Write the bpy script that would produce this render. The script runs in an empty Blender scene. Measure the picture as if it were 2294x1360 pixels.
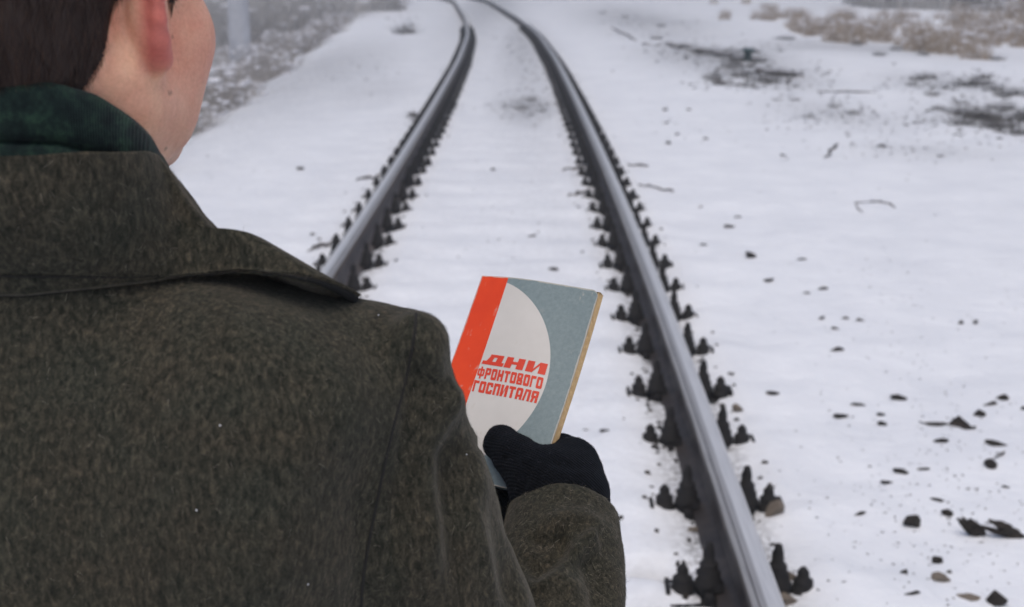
import bpy, math, random
import numpy as np
from mathutils import Vector, Matrix
from mathutils.bvhtree import BVHTree
R = math.radians
# ------------------------------------------------------------------ camera
FOC = 2900.0; HOR = 752.0                      # focal length and horizon offset, in photo pixels
TH = math.atan(HOR / FOC); CT, ST = math.cos(TH), math.sin(TH); CH = 1.449
scn = bpy.context.scene
col = scn.collection
cam_d = bpy.data.cameras.new('camera'); cam = bpy.data.objects.new('camera', cam_d); col.objects.link(cam)
cam.location = (0, 0, CH); cam.rotation_euler = (math.pi / 2 - TH, 0, 0)
cam_d.sensor_width = 36; cam_d.lens = 36 * FOC / 2294; cam_d.clip_start = .05; cam_d.clip_end = 2000
cam_d.dof.use_dof = True; cam_d.dof.focus_distance = 1.06; cam_d.dof.aperture_fstop = 9.5
scn.camera = cam
# ------------------------------------------------------------------ world, sun, exposure
w = bpy.data.worlds.new('World'); scn.world = w; w.use_nodes = True
nt = w.node_tree; bg = nt.nodes['Background']
sky = nt.nodes.new('ShaderNodeTexSky'); sky.sky_type = 'NISHITA'; sky.sun_disc = False
SUN_EL, SUN_AZ = 70, 185
sky.sun_elevation = R(SUN_EL); sky.sun_rotation = R(SUN_AZ); sky.air_density = 1.0; sky.dust_density = 4.0; sky.ozone_density = 1.0
hs = nt.nodes.new('ShaderNodeHueSaturation'); hs.inputs['Saturation'].default_value = 1.15; nt.links.new(sky.outputs[0], hs.inputs['Color']); nt.links.new(hs.outputs[0], bg.inputs[0]); bg.inputs[1].default_value = 0.10
sd = bpy.data.lights.new('sun', 'SUN'); sd.energy = 1.35; sd.angle = R(60); sd.color = (1, .965, .93)
so = bpy.data.objects.new('sun', sd); col.objects.link(so)
so.rotation_euler = (R(90 - SUN_EL), 0, R(-SUN_AZ + 180)); so.rotation_euler = Vector((math.sin(R(SUN_AZ)) * math.cos(R(SUN_EL)), math.cos(R(SUN_AZ)) * math.cos(R(SUN_EL)), math.sin(R(SUN_EL)))).to_track_quat('Z', 'Y').to_euler()
scn.view_settings.view_transform = 'Standard'; scn.view_settings.look = 'None'
scn.view_settings.exposure = 0.14; scn.view_settings.gamma = 1
try: scn.view_settings.use_curve_mapping = False
except Exception: pass
rng = np.random.default_rng(7); random.seed(7)

# ------------------------------------------------------------------ helpers
def C(px, py, Z):
    X = (px - 1147) / FOC * Z; U = (680 - py) / FOC * Z
    return np.array([X, Z * CT + U * ST, CH - Z * ST + U * CT])
def G(px, py, z=0.):
    d = C(px, py, 1) - [0, 0, CH]; t = (z - CH) / d[2]
    return np.array([0, 0, CH]) + d * t
def proj(P):
    P = np.asarray(P, float) - [0, 0, CH]
    Z = P[..., 1] * CT - P[..., 2] * ST; U = P[..., 1] * ST + P[..., 2] * CT
    return 1147 + FOC * P[..., 0] / Z, 680 - FOC * U / Z, Z
def hashn(i, j, k=0):
    n = (i.astype(np.int64) * 374761393 + j.astype(np.int64) * 668265263 + (k if np.isscalar(k) else k.astype(np.int64)) * 2147483647 // 7) & 0xffffffff
    n = ((n ^ (n >> 13)) * 1274126177) & 0xffffffff
    return ((n ^ (n >> 16)) & 0xffff) / 65535.0
def vnoise(x, y, seed=0):
    i = np.floor(x); j = np.floor(y); fx = x - i; fy = y - j
    fx = fx * fx * (3 - 2 * fx); fy = fy * fy * (3 - 2 * fy); i = i.astype(int) + seed * 131; j = j.astype(int)
    a = hashn(i, j); b = hashn(i + 1, j); c = hashn(i, j + 1); d = hashn(i + 1, j + 1)
    return (a * (1 - fx) + b * fx) * (1 - fy) + (c * (1 - fx) + d * fx) * fy * 1.0 - .5
def fbm(x, y, o=4, seed=0):
    r = 0; a = 1
    for k in range(o):
        r = r + a * vnoise(x * 2 ** k + 17.3 * k, y * 2 ** k + 9.1 * k, seed + k); a *= .5
    return r
def mesh_np(name, V, F, mat, parent=None, smooth=True, mats=None, midx=None, attr=None, F3=None):
    """V (n,3), F quads (m,4) and/or F3 triangles"""
    me = bpy.data.meshes.new(name); V = np.asarray(V, np.float32)
    parts = []; sizes = []
    if F is not None and len(F): F = np.asarray(F, np.int32); parts.append(F.ravel()); sizes += [4] * len(F)
    if F3 is not None and len(F3): F3 = np.asarray(F3, np.int32); parts.append(F3.ravel()); sizes += [3] * len(F3)
    L = np.concatenate(parts); sizes = np.array(sizes, np.int32)
    me.vertices.add(len(V)); me.vertices.foreach_set('co', V.ravel())
    me.loops.add(len(L)); me.loops.foreach_set('vertex_index', L)
    me.polygons.add(len(sizes)); st = np.concatenate([[0], np.cumsum(sizes)[:-1]]).astype(np.int32)
    me.polygons.foreach_set('loop_start', st); me.polygons.foreach_set('loop_total', sizes)
    me.polygons.foreach_set('use_smooth', np.full(len(sizes), bool(smooth)))
    for m in (mats or [mat]): me.materials.append(m)
    if midx is not None: me.polygons.foreach_set('material_index', np.asarray(midx, np.int32))
    if attr:
        for k, v in attr.items():
            a = me.attributes.new(k, 'FLOAT', 'POINT'); a.data.foreach_set('value', np.asarray(v, np.float32))
    me.update(calc_edges=True); me.validate()
    o = bpy.data.objects.new(name, me); col.objects.link(o)
    if parent: o.parent = parent
    return o
def tag(o, label=None, cat=None, group=None, kind=None):
    if label: o['label'] = label
    if cat: o['category'] = cat
    if group: o['group'] = group
    if kind: o['kind'] = kind
    return o
def empty(name, loc, rz=0):
    o = bpy.data.objects.new(name, None); col.objects.link(o); o.location = loc; o.rotation_euler = (0, 0, rz); o.empty_display_size = .1
    return o
def copy_tree(o, parent=None):
    kids = [c for c in KIDS.get(o.name, [])] if o.name in KIDS else list(o.children)
    c = o.copy(); col.objects.link(c); c.parent = parent
    for ch in kids: copy_tree(ch, c)
    return c
KIDS = {}
def smin_quads(nu, nv, closed_u=False):
    F = []
    for j in range(nv - 1):
        for i in range(nu if closed_u else nu - 1):
            a = j * nu + i; b = j * nu + (i + 1) % nu
            F.append((a, b, b + nu, a + nu))
    return F
class MB:
    def __init__(s): s.V = []; s.F = []; s.n = 0
    def add(s, V, F):
        V = np.asarray(V, float); s.V.append(V)
        s.F += [tuple(i + s.n for i in f) for f in F]; s.n += len(V); return s
    def box(s, c, d, rz=0, taper=1.0):
        x, y, z = np.array(d) / 2.
        P = np.array([[-x, -y, -z], [x, -y, -z], [x, y, -z], [-x, y, -z], [-x * taper, -y * taper, z], [x * taper, -y * taper, z], [x * taper, y * taper, z], [-x * taper, y * taper, z]])
        ca, sa = math.cos(rz), math.sin(rz); P = np.c_[P[:, 0] * ca - P[:, 1] * sa, P[:, 0] * sa + P[:, 1] * ca, P[:, 2]] + c
        return s.add(P, [(0, 3, 2, 1), (4, 5, 6, 7), (0, 1, 5, 4), (1, 2, 6, 5), (2, 3, 7, 6), (3, 0, 4, 7)])
    def lathe(s, c, prof, n=12, rot=0):
        V = []; 
        for r, z in prof:
            for k in range(n):
                a = 2 * math.pi * k / n + rot; V.append((c[0] + r * math.cos(a), c[1] + r * math.sin(a), c[2] + z))
        F = smin_quads(n, len(prof), True)
        F.append(tuple(range(n))[::-1]); m = (len(prof) - 1) * n; F.append(tuple(range(m, m + n)))
        return s.add(V, F)
    def tube(s, pts, rads, n=6):
        pts = [Vector(p) for p in pts]; V = []
        for i, p in enumerate(pts):
            t = (pts[min(i + 1, len(pts) - 1)] - pts[max(i - 1, 0)]).normalized()
            a = t.orthogonal().normalized() if i == 0 else (a - t * a.dot(t)).normalized(); b = t.cross(a)
            for k in range(n):
                q = 2 * math.pi * k / n; V.append(tuple(p + (a * math.cos(q) + b * math.sin(q)) * rads[i]))
        F = smin_quads(n, len(pts), True); F.append(tuple(range(n))[::-1]); m = (len(pts) - 1) * n; F.append(tuple(range(m, m + n)))
        return s.add(V, F)
    def build(s, name, mat, parent=None, smooth=False, mats=None, midx=None):
        me = bpy.data.meshes.new(name); me.from_pydata(np.concatenate(s.V).tolist(), [], s.F)
        for m in (mats or [mat]): me.materials.append(m)
        if midx is not None: me.polygons.foreach_set('material_index', midx)
        me.polygons.foreach_set('use_smooth', [smooth] * len(me.polygons)); me.update()
        o = bpy.data.objects.new(name, me); col.objects.link(o)
        if parent: o.parent = parent
        return o

# ------------------------------------------------------------------ materials
def mat(name, colr=(.5, .5, .5), rough=.6, metal=0, **kw):
    m = bpy.data.materials.new(name); m.use_nodes = True; b = m.node_tree.nodes['Principled BSDF']
    b.inputs['Base Color'].default_value = (*colr, 1); b.inputs['Roughness'].default_value = rough; b.inputs['Metallic'].default_value = metal
    for k, v in kw.items(): b.inputs[k.replace('_', ' ')].default_value = v
    return m, m.node_tree, b
def node(nt, t, **kw):
    n = nt.nodes.new(t)
    for k, v in kw.items():
        if k.startswith('i_'):
            key = k[2:]; key = int(key) if key.isdigit() else key.replace('_', ' ')
            n.inputs[key].default_value = v
        else: setattr(n, k, v)
    return n
def noise(nt, vec, scale, detail=4, rough=.55, dist=0):
    n = node(nt, 'ShaderNodeTexNoise', i_Scale=scale, i_Detail=detail, i_Roughness=rough, i_Distortion=dist)
    if vec is not None: nt.links.new(vec, n.inputs['Vector'])
    return n.outputs['Fac']
def ramp(nt, fac, stops, interp='LINEAR'):
    n = nt.nodes.new('ShaderNodeValToRGB'); n.color_ramp.interpolation = interp
    e = n.color_ramp.elements
    while len(e) < len(stops): e.new(.5)
    for k, (p, c) in enumerate(stops): e[k].position = p; e[k].color = (*c, 1) if len(c) == 3 else c
    nt.links.new(fac, n.inputs[0]); return n.outputs[0]
def mth(nt, op, a, b=None, c=None):
    n = node(nt, 'ShaderNodeMath', operation=op)
    for i, v in enumerate((a, b, c)):
        if v is None: continue
        if isinstance(v, (int, float)): n.inputs[i].default_value = v
        else: nt.links.new(v, n.inputs[i])
    return n.outputs[0]
def mix(nt, fac, a, b, mode='MIX'):
    n = node(nt, 'ShaderNodeMix', data_type='RGBA', blend_type=mode)
    for i, v in ((0, fac), (6, a), (7, b)):
        if isinstance(v, (int, float)): n.inputs[i].default_value = v
        elif isinstance(v, tuple): n.inputs[i].default_value = (*v, 1)
        else: nt.links.new(v, n.inputs[i])
    return n.outputs[2]
def objco(nt): return node(nt, 'ShaderNodeTexCoord').outputs['Object']
def geopos(nt): return node(nt, 'ShaderNodeNewGeometry').outputs['Position']
def bump(nt, b, h, strength=.5, dist=.01, chain=None):
    n = node(nt, 'ShaderNodeBump', i_Strength=strength, i_Distance=dist); nt.links.new(h, n.inputs['Height'])
    if chain is not None: nt.links.new(chain, n.inputs['Normal'])
    nt.links.new(n.outputs[0], b.inputs['Normal']); return n.outputs[0]

def simple_noise_mat(name, c1, c2, scale, rough=.7, metal=0, bs=.3, bd=.005, world=False, detail=5):
    m, nt, b = mat(name, c1, rough, metal); co = geopos(nt) if world else objco(nt)
    f = noise(nt, co, scale, detail, .6); nt.links.new(ramp(nt, f, [(.3, c1), (.7, c2)]), b.inputs['Base Color'])
    if bs: bump(nt, b, noise(nt, co, scale * 3, 4), bs, bd)
    return m
def m_snow():
    m, nt, b = mat('snow', (.8, .8, .83), .55); co = geopos(nt)
    dirt = node(nt, 'ShaderNodeAttribute', attribute_name='dirt').outputs['Fac']
    f = noise(nt, co, 2.3, 5, .6); c = ramp(nt, f, [(.3, (.755, .775, .815)), (.7, (.85, .868, .90))])
    g = noise(nt, co, 38, 5, .7); dm = mth(nt, 'MULTIPLY', dirt, ramp(nt, g, [(.42, (0, 0, 0)), (.56, (1, 1, 1))]))
    nt.links.new(mix(nt, dm, c, (.05, .043, .038)), b.inputs['Base Color'])
    b.inputs['Specular IOR Level'].default_value = .25
    n1 = bump(nt, b, noise(nt, co, 9, 7, .62), .55, .03); bump(nt, b, noise(nt, co, 90, 4, .6), .25, .004, n1)
    return m
M = {}
M['snow'] = m_snow()
M['rail_top'] = None
def m_railhead(ca=(.28, .27, .27), cb=(.48, .47, .465), ro=.42):
    m, nt, b = mat('polished_rail_steel', ca, ro, .35)
    co = geopos(nt); mp = node(nt, 'ShaderNodeMapping'); mp.inputs['Scale'].default_value = (70, 1.0, 10); nt.links.new(co, mp.inputs[0])
    f = noise(nt, mp.outputs[0], 4, 4); nt.links.new(ramp(nt, f, [(.3, ca), (.7, cb)]), b.inputs['Base Color'])
    nt.links.new(ramp(nt, f, [(.2, (.26,) * 3), (.8, (.42,) * 3)]), b.inputs['Roughness']); return m
M['rail_top'] = m_railhead()
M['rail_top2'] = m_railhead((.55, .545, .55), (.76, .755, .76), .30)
M['rail_side'] = simple_noise_mat('dark_rail_side', (.036, .032, .033), (.090, .075, .068), 14, .55, .3, .25, .001, True)
M['rail_side_left'] = simple_noise_mat('weathered_rail_side', (.085, .075, .074), (.16, .135, .125), 14, .7, .1, .25, .001, True)
M['rail_rust'] = simple_noise_mat('rusty_rail_edge', (.12, .075, .05), (.075, .055, .045), 18, .7, .2, .2, .001, True)
M['iron'] = simple_noise_mat('oiled_iron', (.003, .003, .004), (.012, .010, .010), 70, .8, .0, .9, .003)
M['concrete'] = simple_noise_mat('wet_concrete', (.16, .155, .15), (.28, .275, .27), 14, .85, 0, .4, .004, True)
M['stone'] = simple_noise_mat('dark_ballast', (.008, .007, .006), (.035, .027, .020), 45, .9, 0, .6, .004)
M['stone2'] = simple_noise_mat('brown_ballast', (.10, .08, .062), (.26, .22, .18), 30, .9, 0, .5, .004)
M['bark'] = simple_noise_mat('twig_bark', (.045, .035, .03), (.10, .082, .07), 20, .9, 0, 0)
M['scrub'] = simple_noise_mat('grey_scrub', (.27, .25, .235), (.48, .45, .42), 3, .9, 0, 0)
M['scrubd'] = simple_noise_mat('dark_scrub', (.045, .042, .04), (.12, .11, .10), 3, .9, 0, 0)
M['reed'] = simple_noise_mat('dry_reed', (.27, .21, .155), (.52, .43, .335), 3, .9, 0, 0)
M['pole'] = simple_noise_mat('pole_concrete', (.40, .41, .44), (.52, .53, .56), 5, .85, 0, .2, .004)
M['snowcap'] = mat('clinging_snow', (.8, .8, .84), .6)[0]
M['teal'] = mat('dark_teal_paint', (.02, .06, .065), .6)[0]

# ------------------------------------------------------------------ track path
TP = np.array([(-12, -.62), (-4, -.38), (0, -.275), (3.1, -.18), (4.8, -.135), (6.4, -.11), (9.3, -.08), (11.5, -.07), (15, -.06), (21.7, -.07), (30.3, -.20), (40, -.60), (62, -1.9), (80, -4.2), (110, -11), (160, -30)])
_y = np.arange(-12, 160, .1); _x = np.interp(_y, TP[:, 0], TP[:, 1])
def gsm(a, s):
    k = np.exp(-.5 * (np.arange(-3 * s, 3 * s + 1) / s) ** 2); k /= k.sum(); p = np.pad(a, 3 * s, mode='reflect', reflect_type='odd'); return np.convolve(p, k, 'valid')
_x = gsm(_x, 14)
_h = np.gradient(_x, _y); _s = np.concatenate([[0], np.cumsum(np.hypot(np.diff(_x), np.diff(_y)))]); _s0 = np.interp(0, _y, _s); _s -= _s0
def path(s):
    y = np.interp(s, _s, _y); x = np.interp(y, _y, _x); h = np.interp(y, _y, _h); n = np.hypot(1, h)
    return x, y, 1 / n, -h / n, h / n, 1 / n          # position, right-normal (nx,ny), tangent (tx,ty)
def track_coords(x, y):
    s = np.interp(y, _y, _s)
    for _ in range(3):
        cx, cy, nx, ny, tx, ty = path(s); s = s + (x - cx) * tx + (y - cy) * ty
    cx, cy, nx, ny, tx, ty = path(s); return s, (x - cx) * nx + (y - cy) * ny
GH = .7975; SP = .553; S0 = 3.19 - 0.0
# ------------------------------------------------------------------ snow ground
def edge_left(y): return np.interp(y, [-5, 5, 10.5, 20, 40, 80], [-3.0, -2.75, -2.6, -3.0, -4.3, -9])
def ground_z(x, y, detail=True):
    s, t = track_coords(x, y)
    z = -.168 + .035 * fbm(x * .35, y * .35, 3, 3) * np.clip((np.abs(t) - .8) / 1.5, 0, 1) + .017 * fbm(x * 2.2, y * 2.2, 4, 5) + .006 * fbm(x * 6.5, y * 8.5, 3, 14)
    far = np.clip((y - 9) / 25, 0, 1) * np.clip((t - 1.6) / 3, 0, 1); z = z + far * .35 * (fbm(x * .22, y * .22, 3, 8) + .12)
    inside = np.clip((1.42 - np.abs(t)) / .15, 0, 1)
    ph = np.cos(2 * math.pi * (s - S0) / SP)
    z = z + inside * ((.010 * np.clip(1.6 - y / 14, .25, 1)) * ph + .016 * vnoise(t * 4, s * 6, 9))
    for sg in (-1, 1):
        d = np.abs(t - sg * GH)
        melt = .035 + .012 * vnoise(s * 4, t * 6, 21)
        z = z - melt * np.exp(-(d / .135) ** 2) * (.45 + .55 * np.clip(ph, -.3, 1) )
        z = z + .012 * np.exp(-((d - .26) / .07) ** 2)
    for ds in (-.135, .125): z = z - .14 * np.exp(-((s - S0 - ds) / .05) ** 2 - ((t - .57) / .085) ** 2)
    e = edge_left(y); dl = np.clip(e - x, 0, None)
    z = z - 1.15 * (1 - np.exp(-(dl / 1.9) ** 2)) + .25 * np.clip(dl / 2, 0, 1) * fbm(x * .8, y * .8, 3, 12)
    if detail: z = z + .004 * fbm(x * 14, y * 14, 2, 30)
    return z
xs = np.concatenate([-np.geomspace(3.2, 400, 90)[::-1], np.arange(-3.15, 3.2, .024), np.geomspace(3.25, 400, 110)])
ys = np.concatenate([[-60, -20, -8, -3, 0, 1], np.arange(2.0, 9, .026), 9 * np.exp(np.arange(0, 3.9, .0065))])
XX, YY = np.meshgrid(xs, ys); ZZ = ground_z(XX, YY)
s_, t_ = track_coords(XX, YY)
dirt = np.zeros_like(XX)
for sg in (-1, 1):
    d = np.abs(t_ - sg * GH); dirt = np.maximum(dirt, np.clip(1.5 - d / .12, 0, 1) * (.75 + .5 * vnoise(s_ * 5, t_ * 9, 2)))
for (px, py, rx, ry, a) in [(1180, 240, 75, 35, .75), (1170, 100, 60, 60, .55), (1100, 10, 60, 30, .6), (1600, 130, 130, 30, .8), (1690, 165, 110, 22, .9), (1640, 120, 60, 14, .8), (2120, 190, 110, 22, .5), (2240, 262, 140, 30, .45), (1870, 250, 120, 30, .35), (1430, 45, 110, 25, .6),
                            (2080, 340, 150, 22, .25), (820, 200, 130, 40, .35), (700, 160, 180, 70, .5), (1900, 110, 260, 20, .5)]:
    gx, gy, _z = G(px, py, -.17); rxm = rx / FOC * gy / CT; g2 = G(px, py - ry, -.17)[1] - gy
    dirt = np.maximum(dirt, 1.25 * a * np.exp(-((XX - gx) / rxm) ** 2 - ((YY - gy) / g2) ** 2))
dirt = np.clip(dirt, 0, 1) * (YY < 200)
nx_, ny_ = len(xs), len(ys)
I = (np.arange(ny_ - 1)[:, None] * nx_ + np.arange(nx_ - 1)[None]).ravel()
gr = mesh_np('ground', np.c_[XX.ravel(), YY.ravel(), ZZ.ravel()], np.c_[I, I + 1, I + 1 + nx_, I + nx_], M['snow'], attr={'dirt': dirt.ravel()})
tag(gr, kind='structure', label='trampled snow cover over the railway ballast and the open field')
def gz(x, y): return float(ground_z(np.array([x * 1.]), np.array([y * 1.]))[0])
def GS(px, py):
    z = -.17
    for _ in range(6): p = G(px, py, z); z = .5 * z + .5 * gz(p[0], p[1])
    return p[0], p[1], gz(p[0], p[1])

# ------------------------------------------------------------------ rails
prof = [(-.0375 + .006, 0.0, 0), (-.012, .0015, 0), (.012, .0015, 0), (.0375 - .006, 0, 0), (.0368, -.005, 0), (.0378, -.012, 1), (.0378, -.036, 1), (.012, -.047, 1), (.0092, -.06, 1), (.009, -.135, 1), (.02, -.152, 1), (.074, -.166, 1), (.075, -.177, 1), (-.075, -.177, 1), (-.074, -.166, 1), (-.02, -.152, 1), (-.009, -.135, 1), (-.0092, -.06, 1), (-.012, -.047, 1), (-.0378, -.036, 1), (-.0378, -.012, 1), (-.0368, -.005, 0)]
def rail(tc, label):
    s = np.concatenate([np.arange(-9, 12, .1), np.arange(12, 60, .3), np.arange(60, 165, 1.0)])
    x, y, nx, ny, tx, ty = path(s); root = empty('rail', (float(np.interp(0, s, x)) + tc, 0, -.178))
    def sweep(name, idx, m):
        P = [prof[i] if isinstance(i, int) else (i[0], i[1], 0) for i in idx]; V = []
        V = np.array([[(x[k] + nx[k] * (tc + a), y[k] + ny[k] * (tc + a), b) for a, b, _ in P] for k in range(len(s))]).reshape(-1, 3) - np.array(root.location)
        n = len(P); J = (np.arange(len(s) - 1)[:, None] * n + np.arange(n - 1)[None]).ravel()
        o = mesh_np(name, V, np.c_[J, J + 1, J + 1 + n, J + n], m, root, True)
        return o
    n = len(prof)
    g = -1 if tc > 0 else 1; A = [(-.0378, -.012), (-.0368, -.005), (-.0315, 0), (-.0265, .0006)]; Bq = [(-.0265, .0006), (-.0245, -.0004), (-.0225, .0009)]; Cq = [(-.0225, .0009), (-.012, .0015), (.012, .0015), (.0315, 0), (.0368, -.005), (.0378, -.012)]
    if g > 0: A, Bq, Cq = [[(-q[0], q[1]) for q in L_[::-1]] for L_ in (A, Bq, Cq)]
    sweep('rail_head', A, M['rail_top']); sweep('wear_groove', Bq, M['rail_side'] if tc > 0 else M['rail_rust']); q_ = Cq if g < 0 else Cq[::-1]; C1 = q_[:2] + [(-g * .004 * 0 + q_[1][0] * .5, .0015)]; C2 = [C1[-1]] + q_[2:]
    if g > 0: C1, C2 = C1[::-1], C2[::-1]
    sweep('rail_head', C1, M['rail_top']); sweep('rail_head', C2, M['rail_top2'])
    sweep('head_side', [5, 6, 7], M['rail_rust'] if tc < 0 else M['rail_side']); sweep('head_side', [18, 19, 20], M['rail_rust'] if tc > 0 and 0 else M['rail_side'])
    side = M['rail_side_left' if tc < 0 else 'rail_side']
    sweep('rail_web', [7, 8, 9, 10], side); sweep('rail_web', [15, 16, 17, 18], side)
    sweep('rail_foot', [10, 11, 12, 13, 14, 15], side)
    tag(root, label, 'rail', 'rails of the curving track')
rail(GH, 'right steel rail, polished on top, running past the book to the bottom edge')
rail(-GH, 'left steel rail with a rusty inner edge, vanishing behind the coat shoulder')

# ------------------------------------------------------------------ fastenings and sleepers
def cone_bolt(mbn, c, pr, n=12):
    g = random.Random(int(c[0] * 1e4)); b0 = len(mbn.V); mbn.lathe(c, pr, n, .2); V = mbn.V[-1]
    for i in range(len(V)): V[i, :2] = np.array(c[:2]) + (V[i, :2] - np.array(c[:2])) * (1 + g.uniform(-.10, .10)); V[i, 2] += g.uniform(-.002, .002)
CLP = [(r_ * .92, z_ * .90) for r_, z_ in [(.042, -.02), (.043, .006), (.035, .010), (.036, .034), (.027, .038), (.028, .060), (.025, .066), (.017, .069), (.017, .100), (.013, .112), (.011, .126), (.004, .130)]]
ANP = [(r_ * .92, z_ * .95) for r_, z_ in [(.038, 0), (.037, .008), (.029, .011), (.030, .036), (.026, .042), (.018, .045), (.018, .064), (.012, .074), (.004, .080)]]
def bolt_parts(mbn, c, r, h, rs):
    mbn.lathe(c, [(r * 1.15, 0), (r * 1.15, .006), (r * .95, .008), (r * .95, .016)], 14)
    mbn.lathe((c[0], c[1], c[2] + .016), [(r * .92, 0), (r * .92, h * .32), (r * .75, h * .37)], 6, .3)
    mbn.lathe((c[0], c[1], c[2] + .016 + h * .37), [(rs * 1.1, 0), (rs * 1.05, h * .25), (rs, h * .5), (rs * .75, h * .63)], 10)
def fastening():
    root = empty('rail_fastening', (0, 0, 0))
    mb = MB(); mb.box((0, 0, -.186), (.39, .15, .016))
    for sg in (-1, 1): mb.box((sg * .092, 0, -.168), (.022, .14, .022))
    for sg in (-1, 1): mb.box((sg * .200, .01 * sg, -.170), (.012, .075, .044))
    mb.build('base_plate', M['iron'], root)
    for sg in (-1, 1):
        m2 = MB(); m2.box((sg * .083, 0, -.150), (.062, .072, .018), 0, .85); m2.box((sg * .104, 0, -.168), (.02, .07, .026)); m2.build('clamp', M['iron'], root)
        m3 = MB(); cone_bolt(m3, (sg * .091, 0, -.146), CLP); m3.build('clamp_bolt', M['iron'], root, True)
        m4 = MB(); m4.lathe((sg * .158, 0, -.178), [(.032, 0), (.031, .012)], 14); cone_bolt(m4, (sg * .160, 0, -.170), ANP); m4.build('anchor_bolt', M['iron'], root, True)
    return root
def fastening_far():
    mb = MB(); mb.box((0, 0, -.186), (.39, .15, .016))
    for sg in (-1, 1):
        mb.box((sg * .083, 0, -.150), (.062, .072, .018), 0, .85)
        mb.lathe((sg * .089, 0, -.141), [(.042, -.02), (.037, .03), (.029, .06), (.019, .09), (.006, .13)], 6)
        mb.lathe((sg * .16, 0, -.178), [(.038, 0), (.031, .03), (.021, .055), (.006, .085)], 6)
    return mb.build('rail_fastening', M['iron'])
f0 = fastening(); ff = fastening_far(); first = {0: True, 1: True}
ORD = ['lowest', 'second lowest', 'third lowest', 'fourth lowest', 'fifth lowest', 'sixth lowest', 'seventh lowest', 'eighth lowest']
nk = 0
for side, tc in (('right', GH), ('left', -GH)):
    for k in range(-1, 66):
        s = S0 + k * SP
        if side == 'left' and k < 5: continue
        x, y, nx, ny, tx, ty = [float(v) for v in path(s)]
        if y > 36: continue
        near = y < 9.5; src = f0 if near else ff; key = 0 if near else 1
        if first[key]: o = src; first[key] = False
        else:
            o = src.copy(); col.objects.link(o)
            if near:
                for ch in list(f0.children): c = ch.copy(); col.objects.link(c); c.parent = o
        o.location = (x + nx * tc, y + ny * tc, random.uniform(-.002, .002)); o.rotation_euler = (0, 0, math.atan2(ny, nx) + random.uniform(-.03, .03))
        if side == 'right' and 0 <= k < 8: lab = f'{ORD[k]} visible dark bolted fastening on the right rail, counted up from the bottom edge'
        elif side == 'right': lab = 'dark bolted fastening on the right rail, upper reach beyond the book'
        else: lab = 'dark bolted fastening on the left rail above the coat shoulder'
        if side == 'right' and k < 0: lab = 'dark bolted fastening on the right rail at the very bottom edge'
        tag(o, lab, 'rail fastening', 'bolted fastenings along the rails')
def sleeper_mesh():
    mb = MB(); V = []; st = []
    for t, hw, zt in [(-1.35, .13, -.21), (-1.1, .135, -.197), (-.5, .13, -.197), (-.35, .11, -.235), (.35, .11, -.235), (.5, .13, -.197), (1.1, .135, -.197), (1.35, .13, -.21)]:
        V += [(t, -hw - .02, -.36), (t, -hw + .012, zt - .012), (t, -hw + .03, zt), (t, hw - .03, zt), (t, hw - .012, zt - .012), (t, hw + .02, -.36)]
    F = smin_quads(6, 8, True); F.append(tuple(range(6))); F.append(tuple(range(42, 48))[::-1]); mb.add(V, F)
    return mb.build('concrete_sleeper', M['concrete'])
sl = sleeper_mesh()
for k in range(-1, 44):
    x, y, nx, ny, tx, ty = [float(v) for v in path(S0 + k * SP)]
    o = sl if k == -1 else sl.copy()
    if k != -1: col.objects.link(o)
    o.location = (x, y, random.uniform(-.002, .004)); o.rotation_euler = (0, 0, math.atan2(ny, nx))
    tag(o, 'concrete sleeper half under snow beside the lowest fastening at the bottom edge' if k == 0 else 'snow-covered concrete sleeper crossing under both rails', 'sleeper', 'concrete sleepers under the snow')

# ------------------------------------------------------------------ stones, sticks, litter
def stone_mesh(seed, name='stone', m=None, flat=1.):
    r = random.Random(seed); import bmesh
    bm = bmesh.new(); bmesh.ops.create_icosphere(bm, subdivisions=2, radius=1)
    for v in bm.verts: v.co *= 1 + r.uniform(-.22, .22)
    for c in range(11):
        n = Vector((r.uniform(-1, 1), r.uniform(-1, 1), r.uniform(-1, 1))).normalized(); d = r.uniform(.30, .8)
        for v in bm.verts:
            q = v.co.dot(n)
            if q > d: v.co -= n * (q - d)
    me = bpy.data.meshes.new(name); bm.to_mesh(me); bm.free(); me.materials.append(m or M['stone']); return me
SM = [stone_mesh(i) for i in range(7)]; SM2 = [stone_mesh(30 + i, 'stone', M['stone2']) for i in range(4)]
def stone(px, py, wpx, hpx, label=None, brown=False, group=None):
    x, y, z = GS(px, py + hpx * .3); Z = y / CT; wm = wpx / FOC * Z / 2 * 1.22; hm = hpx / FOC * Z / 2 * 1.35
    o = bpy.data.objects.new('stone', random.choice(SM2 if brown else SM)); col.objects.link(o)
    flat = hpx < wpx * .5
    o.location = (x, y, z + hm * (.35 if not flat else .15)); o.scale = (wm * 1.15, wm * random.uniform(.3, .8) if flat else wm, hm * 1.2 if not flat else max(hm * 1.1, .006)); o.rotation_euler = (random.uniform(-.15, .15), random.uniform(-.2, .2), 0)
    o.rotation_euler[2] = random.uniform(-.35, .35) + random.choice((0, math.pi))
    tag(o, label or 'small dark stone chip poking out of the snow right of the track', 'stone', group or 'loose stones on the snow')
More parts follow.
